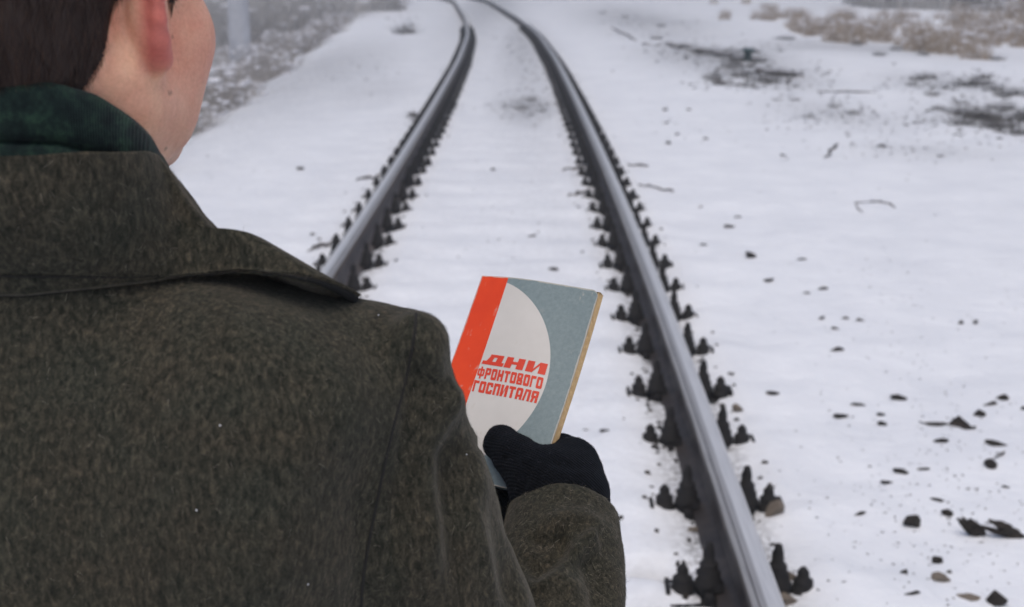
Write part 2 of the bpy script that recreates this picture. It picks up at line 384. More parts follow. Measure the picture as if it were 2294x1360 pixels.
STN = [(2016, 890, 48, 10, 0), (1974, 927, 24, 8, 0), (1978, 948, 28, 10, 0), (2087, 950, 50, 8, 0), (2217, 903, 38, 14, 0), (2249, 890, 26, 13, 0), (2099, 987, 36, 8, 0), (2021, 1055, 42, 12, 0), (2064, 1049, 28, 8, 0), (1984, 1079, 34, 8, 0), (2105, 1119, 32, 8, 0), (1922, 905, 36, 12, 0), (1880, 931, 40, 7, 0), (1924, 1150, 34, 10, 0), (2025, 1280, 18, 14, 0), (2040, 1328, 48, 11, 0), (2165, 958, 44, 8, 0),
       (1575, 547, 22, 8, 0), (1570, 462, 14, 6, 0), (1650, 485, 16, 6, 0), (1630, 507, 26, 6, 0), (1720, 627, 30, 8, 0), (1806, 655, 20, 9, 0), (1840, 645, 22, 10, 0), (1868, 735, 20, 8, 0), (1840, 712, 16, 8, 0), (1895, 712, 16, 8, 0), (1925, 716, 20, 8, 0), (2155, 722, 14, 8, 0), (2185, 722, 14, 8, 0), (1800, 580, 30, 5, 0), (1755, 347, 18, 7, 0), (1190, 528, 22, 6, 0), (1243, 602, 22, 10, 0), (1352, 965, 26, 8, 0), (1312, 962, 16, 5, 0), (1640, 838, 12, 6, 0),
       (1500, 320, 12, 6, 0), (1520, 300, 12, 5, 0), (1580, 310, 12, 5, 0), (1490, 245, 12, 6, 0), (1545, 245, 14, 5, 0), (1490, 275, 16, 5, 0), (2110, 350, 18, 6, 0), (1980, 327, 26, 7, 0), (2290, 915, 16, 8, 0), (2127, 1279, 12, 10, 0), (2255, 1090, 24, 6, 0), (670, 377, 16, 8, 0), (698, 525, 12, 7, 0), (1102, 380, 10, 6, 0), (1430, 720, 9, 6, 0)]
for a in STN:
    left = a[0] < 1200
    stone(*a[:4], label='small dark stone chip lying left of the right rail' if (left or a[0] < 1440) else None)
for a in [(1727, 878, 32, 12, 'slanting grey sliver of stone just right of the right rail, level with the book title'), (2147, 942, 40, 32, 'brown lumpy clod of earth on the snow near the right edge, with twigs beneath'), (2194, 925, 28, 22, 'pointed black stone right of the brown clod'),
          (2223, 1038, 28, 24, 'black stone with a twig tail near the right edge, below the brown clod'), (2227, 993, 50, 12, 'long thin dark stone between the brown clod and the twig-tailed stone'), (2126, 1148, 26, 16, 'small black wedge of stone above the left black clinker lump'),
          (2037, 1168, 38, 30, 'solitary black triangular stone in the lower right snow'), (2097, 1256, 26, 15, 'small round black stone below the triangular stone'), (2103, 1292, 36, 18, 'olive-brown stone low in the right foreground'), (2171, 1337, 46, 16, 'flat brownish stone at the bottom edge, lower right'), (2238, 1337, 46, 32, 'large black stone in the bottom right corner'),
          (1682, 571, 28, 16, 'isolated dark stone right of the rail, level with the top of the book'), (1882, 782, 34, 12, 'dark flat stone in the open snow right of the rail, above the stone scatter')]:
    stone(*a[:4], label=a[4], brown='brown' in a[4] and 'clod' not in a[4])
for (px, py, w_, h_, dl, lab) in [(2182, 1185, 62, 36, (-1, .25), 'left of the two jagged black clinker lumps in the lower right snow'), (2251, 1183, 72, 52, (1, -.5), 'right and larger of the two jagged black clinker lumps, ribbed with splinters')]:
    x, y, z = GS(px, py + h_ * .4); Z = y / CT; k = 1 / FOC * Z; mb = MB(); rr = random.Random(px)
    root = empty('clinker_lump', (x, y, z))
    for i in range(7):
        cx = rr.uniform(-.35, .35) * w_ * k; cz = rr.uniform(.1, .75) * h_ * k; L = w_ * k * rr.uniform(.3, .6); a = rr.uniform(-.5, -.2) if dl[0] > 0 else rr.uniform(-.9, -.3)
        p0 = (cx - L * math.cos(a), rr.uniform(-.015, .015), cz - L * math.sin(a)); p1 = (cx + L * math.cos(a), rr.uniform(-.015, .015), cz + L * math.sin(a))
        mb.tube([p0, ((p0[0] + p1[0]) / 2, 0, (p0[2] + p1[2]) / 2), p1], [.004, .0105, .0045], 5)
    mb.build('splinters', M['stone'], root)
    c = bpy.data.objects.new('core', SM[1]); col.objects.link(c); c.parent = root; c.scale = (w_ * k * .33, .02, h_ * k * .36); c.location = (0, 0, h_ * k * .3); c['label'] = 'dark core of the lump'
    tag(root, lab, 'clinker', 'loose stones on the snow')
for (px, py, w_, h_, lab) in [(1737, 1142, 44, 34, 'snow-dusted brown ballast stone against the right rail, under the third fastening'), (1745, 1338, 60, 30, 'snow-dusted brown ballast stone by the right rail at the bottom edge'), (1652, 915, 26, 18, 'small brown ballast stone right of the rail beside the fifth fastening'), (1775, 1290, 30, 20, 'pale ballast stone beside the lowest right-hand bolt'), (1555, 1185, 26, 16, 'pale ballast stone inside the right rail between the two lowest fastenings')]:
    stone(px, py, w_, h_, lab, True)
def rough_line(P, amp, n=4):
    Q = []
    for a, c in zip(P[:-1], P[1:]):
        for i in range(n): Q.append(a + (c - a) * i / n + np.array([random.uniform(-1, 1), random.uniform(-1, 1), random.uniform(-.5, .5)]) * amp)
    return Q + [P[-1]]
def stick(pts, r, label, z0=.012, cat='stick', branches=()):
    g = [GS(*p[:2]) for p in pts]; P = [np.array((a[0], a[1], a[2] + (p[2] if len(p) > 2 else z0) * .6)) for a, p in zip(g, pts)]; P = rough_line(P, r * 1.6)
    mb = MB(); mb.tube(P, [r * .8 * (.25 + .75 * math.sin(math.pi * min(.12 + .8 * i / len(P), 1))) * random.uniform(.7, 1.25) for i in range(len(P))], 5)
    for b in branches:
        gb = [GS(*p[:2]) for p in b]; mb.tube([(a[0], a[1], a[2] + (p[2] if len(p) > 2 else z0)) for a, p in zip(gb, b)], [r * .7, r * .4], 5)
    tag(mb.build('stick', M['bark'], None, True), label, cat, 'sticks lying on the snow')
stick([(1430, 418), (1470, 424), (1508, 432)], .012, 'long straight stick lying in the snow right of the right rail', .02)
stick([(1915, 455), (1960, 452), (1992, 457), (2005, 466)], .010, 'hooked pale twig lying loose in the open snow at right')
stick([(1930, 478), (1915, 455)], .006, 'short twig under the hooked twig')
stick([(1850, 355), (1862, 350, .08), (1876, 352, .2)], .016, 'short dark stub standing upright and leaning in the snow at right', .02)
stick([(2060, 948), (2100, 952), (2145, 958), (2185, 962)], .005, 'thin dark twig running under the brown clod')
stick([(2232, 1022), (2250, 1018), (2225, 1030)], .004, 'thin twig tail above the black stone at the right edge')
stick([(690, 562), (715, 556), (738, 548)], .012, 'dark splinter of wood jutting left from the left rail above the coat', .02)
stick([(800, 405), (830, 402), (856, 396)], .014, 'dark splinter jutting left from the left rail, farther up', .02)
stick([(1262, 384), (1290, 380), (1312, 376)], .013, 'dark splinter jutting left from the right rail', .02)
stick([(1404, 372), (1425, 372), (1452, 374)], .012, 'short dark splinter jutting right from the right rail', .02)
stick([(1268, 440), (1290, 436), (1318, 430)], .012, 'greyish splinter lying left of the right rail below the dark one', .008)
# fallen planks and brush at mid distance
for i, (a, b, r) in enumerate([((1435, 100), (1525, 108), .035), ((1600, 158), (1690, 150), .03), ((1690, 160), (1800, 172), .035), ((1600, 186), (1690, 196), .028), ((1425, 92), (1370, 62), .03), ((1830, 206), (1965, 207), .016)]):
    A = GS(*a); B = GS(*b); mb = MB(); Q = rough_line([np.array(A) + (0, 0, r * .3), (np.array(A) + B) / 2 + (0, 0, r * .5), np.array(B) + (0, 0, r * .2)], r * 1.3, 6); mb.tube(Q, [r * random.uniform(.25, .8) for _ in Q], 6)
    tag(mb.build('fallen_branch', M['bark'], None, True), ['dark fallen branch at the far end of the debris strip, upper middle', 'dark fallen branch below the teal stump', 'longest dark fallen branch running right of the teal stump', 'nearest dark fallen branch of the debris strip', 'bleached fallen branch near the far bend of the right rail', 'thin straight stem lying in the snow right of the debris strip'][i], 'branch', 'fallen branches')
x, y, z = GS(1675, 136); mb = MB(); mb.lathe((0, 0, -.05), [(.08, 0), (.07, .10), (.06, .18), (.08, .20), (.12, .21), (.11, .245), (.04, .26)], 12)
root = empty('teal_stump', (x, y, z)); mb.build('post_body', M['teal'], root, True); tag(root, 'squat dark teal post with a flat cap among the debris at upper right', 'post')
# litter: chips nobody could count
def litter(name, clusters, label):
    V = []; F = []; n = 0
    for (px, py, rx, ry, cnt, sz) in clusters:
        for _ in range(cnt):
            a, b = rng.normal(size=2) * .5; x, y, z = G(px + a * rx, py + b * ry, -.17); V.append((x, y, sz * rng.uniform(.4, 1.4), rng.uniform(0, 6.28)))
    V = np.array(V); zz = ground_z(V[:, 0], V[:, 1]); P = []
    ca, sa = np.cos(V[:, 3]), np.sin(V[:, 3]); L = V[:, 2]; Wd = L * rng.uniform(.15, .6, len(L)); H = L * rng.uniform(.1, .4, len(L))
    corners = [(-1, -1, -.5), (1, -1, -.5), (1, 1, -.5), (-1, 1, -.5), (-.6, -.5, 1), (.7, -.6, 1), (.5, .7, 1), (-.7, .5, 1)]
    for (a, b, c) in corners: P.append(np.c_[V[:, 0] + a * L * ca - b * Wd * sa, V[:, 1] + a * L * sa + b * Wd * ca, zz + c * H])
    P = np.stack(P, 1).reshape(-1, 3); B = (np.arange(len(V)) * 8)[:, None]
    FF = np.concatenate([B + np.array(f) for f in [(4, 5, 6, 7), (0, 1, 5, 4), (1, 2, 6, 5), (2, 3, 7, 6), (3, 0, 4, 7)]])
    o = mesh_np(name, P, FF, M['stone'], None, False); tag(o, label, 'litter', None, 'stuff')
litter('litter', [(1180, 240, 90, 40, 110, .022), (1190, 170, 60, 60, 60, .025), (1160, 90, 60, 50, 80, .03), (1600, 120, 180, 30, 180, .04), (1690, 175, 150, 25, 260, .035), (2140, 190, 150, 30, 260, .03), (2230, 262, 170, 40, 420, .028), (1870, 250, 170, 45, 260, .02), (2060, 330, 240, 40, 160, .014), (1560, 270, 260, 80, 90, .012), (830, 160, 130, 50, 40, .02), (1460, 50, 160, 40, 120, .04), (1900, 500, 700, 300, 60, .007), (2100, 1000, 300, 300, 260, .0055), (2150, 1200, 250, 180, 160, .005), (1980, 700, 300, 160, 120, .005), (1850, 1150, 200, 200, 60, .004), (1100, 500, 200, 160, 25, .010), (640, 400, 300, 160, 25, .010), (910, 55, 36, 24, 60, .05), (930, 260, 30, 20, 25, .03)],
       'scattered dark chips and bark crumbs sprinkled over the snow')
def rail_litter():
    V = []
    for sg in (-1, 1):
        n = 2600; s = rng.uniform(2.2, 26, n); t = sg * GH + rng.normal(size=n) * .09
        x, y, nx, ny, tx, ty = path(s); x = x + nx * t; y = y + ny * t; V.append(np.c_[x, y, rng.uniform(.004, .013, n), rng.uniform(0, 6.28, n)])
    V = np.concatenate(V); zz = ground_z(V[:, 0], V[:, 1]); P = []; ca, sa = np.cos(V[:, 3]), np.sin(V[:, 3]); L = V[:, 2]; Wd = L * rng.uniform(.5, 1, len(L)); H = L * rng.uniform(.3, .9, len(L))
    for (a, b, c) in [(-1, -1, -.5), (1, -1, -.5), (1, 1, -.5), (-1, 1, -.5), (-.6, -.5, 1), (.7, -.6, 1), (.5, .7, 1), (-.7, .5, 1)]: P.append(np.c_[V[:, 0] + a * L * ca - b * Wd * sa, V[:, 1] + a * L * sa + b * Wd * ca, zz + c * H])
    P = np.stack(P, 1).reshape(-1, 3); B = (np.arange(len(V)) * 8)[:, None]
    FF = np.concatenate([B + np.array(f) for f in [(4, 5, 6, 7), (0, 1, 5, 4), (1, 2, 6, 5), (2, 3, 7, 6), (3, 0, 4, 7)]])
    tag(mesh_np('gravel', P, FF, M['stone'], None, False), 'dark gravel crumbs bared along the foot of both rails', 'gravel', None, 'stuff')
rail_litter()

# ------------------------------------------------------------------ scrub, reeds, pole, thicket
def twig_cloud(n, rad, h, wd, lean=.5, seed=0, seg=3):
    g = np.random.default_rng(seed); V = []
    a = g.uniform(0, 6.28, n); r = rad * np.sqrt(g.uniform(0, 1, n)) * .6; bx, by = r * np.cos(a), r * np.sin(a)
    az = g.uniform(0, 6.28, n); ln = g.normal(size=n) * lean; H = h * g.uniform(.35, 1, n) * (1 - .45 * (r / rad) ** 2); pw = g.uniform(0, 3.14, n)
    P = []
    for k in range(seg + 1):
        t = k / seg; x = bx + np.cos(az) * ln * H * t ** 1.4; y = by + np.sin(az) * ln * H * t ** 1.4; z = H * t - .04; ww = wd * (1 - .75 * t) / 2
        jx, jy = g.normal(size=(2, n)) * .02 * t * h
        P.append(np.c_[x + jx - np.cos(pw) * ww, y + jy - np.sin(pw) * ww, z]); P.append(np.c_[x + jx + np.cos(pw) * ww, y + jy + np.sin(pw) * ww, z])
    P = np.stack(P, 1).reshape(-1, 3); B = (np.arange(n) * (2 * seg + 2))[:, None]
    F = np.concatenate([B + 2 * k + np.array((0, 1, 3, 2)) for k in range(seg)])
    return P, F
def lumps(n, rad, h, sz, seed):
    import bmesh
    r = random.Random(seed); bm = bmesh.new()
    for i in range(n):
        a = r.uniform(0, 6.28); q = rad * math.sqrt(r.random()) * .75; s = sz * r.uniform(.5, 1.2)
        bmesh.ops.create_icosphere(bm, subdivisions=1, radius=1, matrix=Matrix.Translation((q * math.cos(a), q * math.sin(a), h * r.uniform(.1, .75))) @ Matrix.Rotation(r.uniform(0, 6), 4, 'Z') @ Matrix.Rotation(r.uniform(-.6, .6), 4, 'X') @ Matrix.Diagonal((s * r.uniform(.8, 2.6), s * r.uniform(.5, 1), s * r.uniform(.3, .6), 1)))
    me = bpy.data.meshes.new('clinging_snow'); bm.to_mesh(me); bm.free(); me.materials.append(M['snowcap']); me.polygons.foreach_set('use_smooth', [True] * len(me.polygons)); return me
def plant_kind(name, n, rad, h, wd, lean, m, lump, seed):
    out = []
    for v in range(3):
        P, F = twig_cloud(n, rad, h, wd, lean, seed + v); root = empty(name, (0, -50 - seed - v, 0))
        mesh_np('stems', P, F, m, root, False)
        if lump:
            l = bpy.data.objects.new('clinging_snow', lumps(lump[0], rad, h, lump[1], seed + v)); col.objects.link(l); l.parent = root; l['kind'] = 'stuff'
        out.append([root, False])
    return out
def put_plant(kind, x, y, s, label, cat, group, sz=None):
    e = random.choice(kind)
    if not e[1]: o = e[0]; e[1] = True
    else:
        o = e[0].copy(); col.objects.link(o)
        for ch in list(e[0].children): c = ch.copy(); col.objects.link(c); c.parent = o
    o.location = (x, y, gz(x, y) - .02); o.rotation_euler = (0, 0, random.uniform(0, 6.28)); o.scale = (s, s, s * (sz or 1)); tag(o, label, cat, group)
bush = plant_kind('dry_bush', 420, .8, .75, .012, .7, M['scrub'], (60, .045), 100)
reed = plant_kind('dry_grass_clump', 300, .7, .7, .012, .35, M['reed'], (40, .04), 200)
tuft = plant_kind('dark_grass_tuft', 240, .35, .26, .008, .9, M['scrubd'], None, 300)
M['thicket'] = simple_noise_mat('far_thicket_twigs', (.46, .45, .44), (.66, .64, .62), 3, .9, 0, 0)
thick = plant_kind('bare_thicket', 900, 2.6, 2.8, .035, .6, M['thicket'], (40, .12), 400)
BL = 'leafless grey-brown scrub bush dusted with snow beyond the embankment left of the track'
rb = random.Random(11)
for i in range(85):
    y = 10 + 34 * rb.random() ** 1.1; x = float(edge_left(np.array([y]))[0]) - .8 - rb.random() ** 1.2 * (2.5 + y * .26)
    if rb.random() < .25 and y < 18: continue
    put_plant(bush, x, y, rb.uniform(.6, 1.25), BL, 'bush', 'scrub bushes left of the embankment')
RL = 'clump of tan dry grass with snow in it, in the overgrown band at upper right'
for i in range(150):
    px = rb.uniform(1690, 2560); py = 34 + (rb.random() + rb.random() * .6) * 56 * min(1, (px - 1560) / 480) + 9 * math.sin(px * .021) + 7 * math.sin(px * .052 + 1)
    p = G(px, py, -.15); put_plant(reed, p[0], p[1], rb.choice((.35, .5, .7, .9)) * rb.uniform(.8, 1.2), RL, 'grass', 'dry grass clumps at upper right')
for i in range(8):
    p = G(rb.uniform(1590, 1760), rb.uniform(10, 48), -.15); put_plant(reed, p[0], p[1], .5, 'thin tan grass clump near the far bend, right of the track', 'grass', 'sparse grass clumps by the far bend')
for (px, py, s) in [(1910, 108, .9), (1960, 118, .8), (2010, 120, .9), (2080, 128, .8), (2170, 134, .9), (2250, 140, .9), (1740, 82, .8), (1775, 86, .9), (2035, 178, .8), (2090, 180, 1), (2140, 190, .9), (2055, 190, .6), (2110, 205, .7), (2250, 215, .8), (2200, 185, .9), (2100, 250, .6), (2170, 275, .9), (2260, 290, 1), (2230, 250, 1.1), (2290, 300, .9), (2070, 270, .4), (2170, 200, 1.1), (2230, 200, 1), (2280, 205, 1), (2150, 262, 1), (2190, 262, 1.3), (2240, 268, 1.1), (2290, 270, 1.3), (2330, 262, 1.2), (2210, 285, .7), (2130, 240, .7)]:
    p = GS(px + rb.uniform(-25, 25), py + rb.uniform(-9, 9)); put_plant(tuft, p[0], p[1], s * .72, 'dark flattened grass tuft near the right edge, nearer than the tan grass', 'grass', 'dark tufts at the right edge')
for (px, py, s) in [(1470, 88, .7), (1530, 108, .8), (1580, 122, .9), (1600, 180, .7), (1720, 185, .8), (1770, 172, .6), (1640, 150, .9), (1690, 120, .6), (1480, 60, .6), (1400, 40, .6), (1350, 30, .6), (1190, 225, .35), (1215, 250, .3), (1165, 245, .3), (1620, 128, .9), (1655, 136, 1.), (1700, 140, .8), (1560, 118, .7), (1500, 100, .6), (1740, 170, .7), (1660, 172, .7), (1870, 240, .4), (1910, 255, .4), (1810, 265, .35), (1780, 225, .35), (1740, 225, .3)]:
    p = GS(px, py); put_plant(tuft, p[0], p[1], s, 'low dark weed tuft in the debris strip right of the track', 'weed', 'weed tufts in the debris strip')
p = GS(908, 75); put_plant(tuft, p[0], p[1], 1.5, 'solitary dark tuft on the snowy shoulder left of the left rail', 'grass', None)
p = GS(930, 262); put_plant(tuft, p[0], p[1], .45, 'little dark tuft touching the outside of the left rail', 'grass', None)
for i in range(46):
    if i < 16: x = rb.uniform(-15, -4.6); y = rb.uniform(44, 58)
    else: x = rb.uniform(14, 38); y = rb.uniform(47, 60) + (x - 14) * .2
    put_plant(thick, x, y, rb.uniform(.7, 1.1), 'bare grey thicket bush far off at the left, behind the scrub' if i < 16 else 'bare grey thicket bush in the far belt at the top right', 'thicket', 'far thicket bushes left' if i < 16 else 'far thicket bushes right')
x, y = -6.4, 31.0; z = gz(x, y)
root = empty('concrete_pole', (x, y, z)); mb = MB(); mb.lathe((0, 0, -.3), [(.26, 0), (.25, 1.5), (.2, 6), (.16, 9.5)], 20); mb.build('shaft', M['pole'], root, True)
mb = MB(); mb.lathe((0, 0, -.3), [(.42, 0), (.40, .42), (.3, .46)], 16); mb.build('footing', M['pole'], root, True)
tag(root, 'pale grey round concrete pole rising out of the scrub at upper left, beside the cheek', 'pole')

# ------------------------------------------------------------------ haze
hz = MB(); hz.box((0, 60, 5.0), (330, 330, 15.0)); hm = bpy.data.materials.new('cold_haze'); hm.use_nodes = True; n_ = hm.node_tree; n_.nodes.remove(n_.nodes['Principled BSDF'])
pv = n_.nodes.new('ShaderNodeVolumePrincipled'); pv.inputs['Color'].default_value = (.90, .93, .98, 1); pv.inputs['Density'].default_value = .0075; pv.inputs['Anisotropy'].default_value = .2
n_.links.new(pv.outputs[0], n_.nodes['Material Output'].inputs['Volume']); tag(hz.build('haze', hm), 'thin cold haze fading the far scrub', 'haze', None, 'stuff')
#PERSON
# ------------------------------------------------------------------ signed distance modelling
class Field:
    def __init__(s, xs, ys, zs):
        s.x, s.y, s.z = [np.asarray(a, np.float32) for a in (xs, ys, zs)]
        s.F = np.full((len(xs), len(ys), len(zs)), .5, np.float32)
    def box(s, lo, hi):
        sl = [slice(max(np.searchsorted(a, l) - 1, 0), np.searchsorted(a, h) + 1) for a, l, h in zip((s.x, s.y, s.z), lo, hi)]
        return tuple(sl), s.x[sl[0]][:, None, None], s.y[sl[1]][None, :, None], s.z[sl[2]][None, None, :]
    def put(s, sl, d, k, op='add'):
        a = s.F[sl]
        if op == 'sub':
            h = np.clip(.5 - .5 * (a + d) / k, 0, 1); s.F[sl] = a * (1 - h) - d * h + k * h * (1 - h)
        else:
            h = np.clip(.5 + .5 * (a - d) / k, 0, 1); s.F[sl] = a * (1 - h) + d * h - k * h * (1 - h)
    def ell(s, c, r, Mx=None, k=.01, op='add'):
        c = np.asarray(c, float); r = np.asarray(r, float); m = max(r) + k * 1.5 + .01; m = min(m, .9)
        ext = r + k * 1.5 + .01 if Mx is None else np.full(3, m)
        sl, x, y, z = s.box(c - ext, c + ext); p = (x - c[0], y - c[1], z - c[2])
        if Mx is not None: p = tuple(Mx[0][i] * p[0] + Mx[1][i] * p[1] + Mx[2][i] * p[2] for i in range(3))
        k0 = np.sqrt((p[0] / r[0]) ** 2 + (p[1] / r[1]) ** 2 + (p[2] / r[2]) ** 2); k1 = np.sqrt((p[0] / r[0] ** 2) ** 2 + (p[1] / r[1] ** 2) ** 2 + (p[2] / r[2] ** 2) ** 2)
        s.put(sl, (k0 * (k0 - 1) / np.maximum(k1, 1e-6)).astype(np.float32), k, op)
    def cap(s, a, b, ra, rb, k=.01, op='add', flat=None):
        a = np.asarray(a, float); b = np.asarray(b, float); m = max(ra, rb) * (1 if flat is None else max(1, flat[1])) + k * 1.5 + .01
        sl, x, y, z = s.box(np.minimum(a, b) - m, np.maximum(a, b) + m); d = b - a; L = d @ d
        px, py, pz = x - a[0], y - a[1], z - a[2]; t = np.clip((px * d[0] + py * d[1] + pz * d[2]) / L, 0, 1)
        s.put(sl, (np.sqrt((px - t * d[0]) ** 2 + (py - t * d[1]) ** 2 + (pz - t * d[2]) ** 2) - (ra + (rb - ra) * t)).astype(np.float32), k, op)
    def chain(s, pts, rads, k=.01, op='add'):
        for i in range(len(pts) - 1): s.cap(pts[i], pts[i + 1], rads[i], rads[i + 1], k, op)
    def mesh(s):
        F = s.F; ins = F < 0; nx, ny, nz = F.shape
        c = np.zeros((nx - 1, ny - 1, nz - 1), np.int8)
        for i in (0, 1):
            for j in (0, 1):
                for k in (0, 1): c += ins[i:nx - 1 + i, j:ny - 1 + j, k:nz - 1 + k]
        ci, cj, ck = np.nonzero((c > 0) & (c < 8)); N = len(ci)
        idx = np.full(c.shape, -1, np.int32); idx[ci, cj, ck] = np.arange(N)
        acc = np.zeros((N, 3)); cnt = np.zeros(N)
        ax = (s.x.astype(float), s.y.astype(float), s.z.astype(float))
        for d in range(3):
            o = [0, 0, 0]; o[d] = 1; e1, e2 = [q for q in range(3) if q != d]
            for u in (0, 1):
                for v in (0, 1):
                    b = [0, 0, 0]; b[e1] = u; b[e2] = v
                    i0, j0, k0 = ci + b[0], cj + b[1], ck + b[2]; f0 = F[i0, j0, k0]; f1 = F[i0 + o[0], j0 + o[1], k0 + o[2]]
                    m = (f0 < 0) != (f1 < 0); t = np.where(m, f0 / np.where(m, f0 - f1, 1), 0)
                    P = np.stack([ax[0][i0] + (t * (ax[0][i0 + o[0]] - ax[0][i0]) if d == 0 else 0), ax[1][j0] + (t * (ax[1][j0 + o[1]] - ax[1][j0]) if d == 1 else 0), ax[2][k0] + (t * (ax[2][k0 + o[2]] - ax[2][k0]) if d == 2 else 0)], 1)
                    acc += P * m[:, None]; cnt += m
        V = acc / cnt[:, None]; Q = []
        for d in range(3):
            e1, e2 = [(1, 2), (2, 0), (0, 1)][d]
            sl0 = [slice(1, n - 1) for n in F.shape]; sl0[d] = slice(0, F.shape[d] - 1); sl1 = list(sl0); sl1[d] = slice(1, F.shape[d])
            a = ins[tuple(sl0)]; b = ins[tuple(sl1)]
            p = np.array(np.nonzero(a != b)); sgn = a[tuple(p)]
            g = p + 1; g[d] -= 1
            def cell(u, v):
                q = g.copy(); q[e1] -= u; q[e2] -= v; return idx[q[0], q[1], q[2]]
            q = np.stack([cell(1, 1), cell(0, 1), cell(0, 0), cell(1, 0)], 1); q[~sgn] = q[~sgn][:, ::-1]; Q.append(q)
        return V, np.concatenate(Q)
def axis(lo, f0, f1, hi, fine, coarse):
    a = list(np.arange(f0, lo, -coarse))[::-1][:-1] if lo < f0 else []
    b = list(np.arange(f0, f1, fine)); c = list(np.arange(f1, hi, coarse)) if hi > f1 else []
    return np.array(a + b + c)
def vnorm(V, F):
    n = np.cross(V[F[:, 2]] - V[F[:, 0]], V[F[:, 3]] - V[F[:, 1]]); N = np.zeros_like(V)
    for i in range(4): np.add.at(N, F[:, i], n)
    return N / np.maximum(np.linalg.norm(N, axis=1), 1e-12)[:, None]
def smooth(V, F, it=2, lam=.5, mask=None):
    E = np.concatenate([F[:, [0, 1]], F[:, [1, 2]], F[:, [2, 3]], F[:, [3, 0]]]); cnt = np.bincount(E.ravel(), minlength=len(V))[:, None]
    for _ in range(it):
        A = np.zeros_like(V); 
        for d in range(3): A[:, d] = np.bincount(E[:, 0], V[E[:, 1], d], len(V)) + np.bincount(E[:, 1], V[E[:, 0], d], len(V))
        V = V + lam * (A / np.maximum(cnt, 1) - V)
    return V
def segdist(px, py, poly):
    best = np.full(len(px), 1e9); par = np.zeros(len(px)); side = np.zeros(len(px)); tot = 0
    for (a, b) in zip(poly[:-1], poly[1:]):
        dx, dy = b[0] - a[0], b[1] - a[1]; L = dx * dx + dy * dy; t = np.clip(((px - a[0]) * dx + (py - a[1]) * dy) / L, 0, 1)
        d = np.hypot(px - a[0] - t * dx, py - a[1] - t * dy); m = d < best; best = np.where(m, d, best)
        side = np.where(m, np.sign((px - a[0]) * dy - (py - a[1]) * dx), side); par = np.where(m, tot + t, par); tot += 1
    return best, par / tot, side
def fold(V, N, poly, wpx, amp, ends=True, zmax=None, zmin=None):
    px, py, Z = proj(V); d, t, side = segdist(px, py, poly); cp = np.array([0, 0, CH]); fac = np.einsum('ij,ij->i', N, cp - V) > 0
    g = np.exp(-(d / wpx) ** 2) * fac
    if ends: g = g * np.clip(np.minimum(t, 1 - t) * 6 + .15, 0, 1)
    if zmax: g = g * (Z < zmax)
    if zmin: g = g * (Z > zmin)
    return V + N * (g * amp)[:, None]

# ------------------------------------------------------------------ cloth, skin, knit materials
def m_wool(name, tint=1.0):
    m, nt, b = mat(name, (.05, .045, .035), .95); co = geopos(nt)
    fine = noise(nt, co, 750, 3, .6, .4); mp = node(nt, 'ShaderNodeMapping'); mp.inputs['Scale'].default_value = (1, 1, .45); nt.links.new(co, mp.inputs[0])
    mid = noise(nt, mp.outputs[0], 330, 5, .62, .5); big = noise(nt, co, 22, 4, .6)
    c1 = ramp(nt, mid, [(.32, (.0125, .0135, .0108)), (.50, (.034, .0332, .0262)), (.70, (.080, .070, .054))])
    c2 = ramp(nt, fine, [(.30, (.62, .66, .64)), (.70, (1.38, 1.34, 1.26))]); c = mix(nt, .85, c1, c2, 'MULTIPLY')
    c3 = ramp(nt, big, [(.35, (.90, .96, .94)), (.65, (1.12, 1.04, .98))]); c = mix(nt, 1., c, c3, 'MULTIPLY')
    nt.links.new(c, b.inputs['Base Color']); b.inputs['Specular IOR Level'].default_value = .15
    b.inputs['Sheen Weight'].default_value = .17; b.inputs['Sheen Roughness'].default_value = .45; b.inputs['Sheen Tint'].default_value = (.85, .78, .66, 1)
    n1 = bump(nt, b, mid, .5, .0016); bump(nt, b, fine, .55, .0007, n1); return m
M['wool'] = m_wool('wool_melton')
def m_fibre(name, stops):
    m, nt, b = mat(name, (.1, .09, .06), .9); a = node(nt, 'ShaderNodeAttribute', attribute_name='tone').outputs['Fac']
    nt.links.new(ramp(nt, a, stops), b.inputs['Base Color']); b.inputs['Specular IOR Level'].default_value = .1; return m
M['fibre'] = m_fibre('wool_fibres', [(0, (.022, .026, .020)), (.45, (.060, .056, .041)), (.8, (.15, .125, .092)), (1, (.36, .32, .26))])
M['thread'] = mat('seam_thread', (.012, .011, .010), .95)[0]
M['boot_and_shade_black'] = mat('boot_black_and_collar_shade', (.008, .008, .008), .95)[0]  # near-black of the boots, also the painted shade under the coat collar
def m_knit():
    m, nt, b = mat('green_knit', (.02, .05, .035), .95); co = geopos(nt)
    f = noise(nt, co, 75, 6, .75); c = ramp(nt, f, [(.36, (.006, .012, .014)), (.5, (.013, .027, .024)), (.64, (.028, .062, .042))])
    wv = node(nt, 'ShaderNodeTexWave', i_Scale=300, i_Distortion=.6, i_Detail=1.5); wv.bands_direction = 'Z'; nt.links.new(co, wv.inputs[0])
    wx = node(nt, 'ShaderNodeTexWave', i_Scale=260, i_Distortion=.6, i_Detail=1.5); wx.bands_direction = 'X'; nt.links.new(co, wx.inputs[0])
    g = mth(nt, 'MULTIPLY', wv.outputs['Fac'], wx.outputs['Fac']); c = mix(nt, .45, c, ramp(nt, g, [(0, (.25, .3, .3)), (1, (1.9, 1.9, 1.8))]), 'MULTIPLY')
    nt.links.new(c, b.inputs['Base Color']); b.inputs['Sheen Weight'].default_value = .12; b.inputs['Specular IOR Level'].default_value = .1; bump(nt, b, g, .6, .0007); return m
M['knit'] = m_knit()
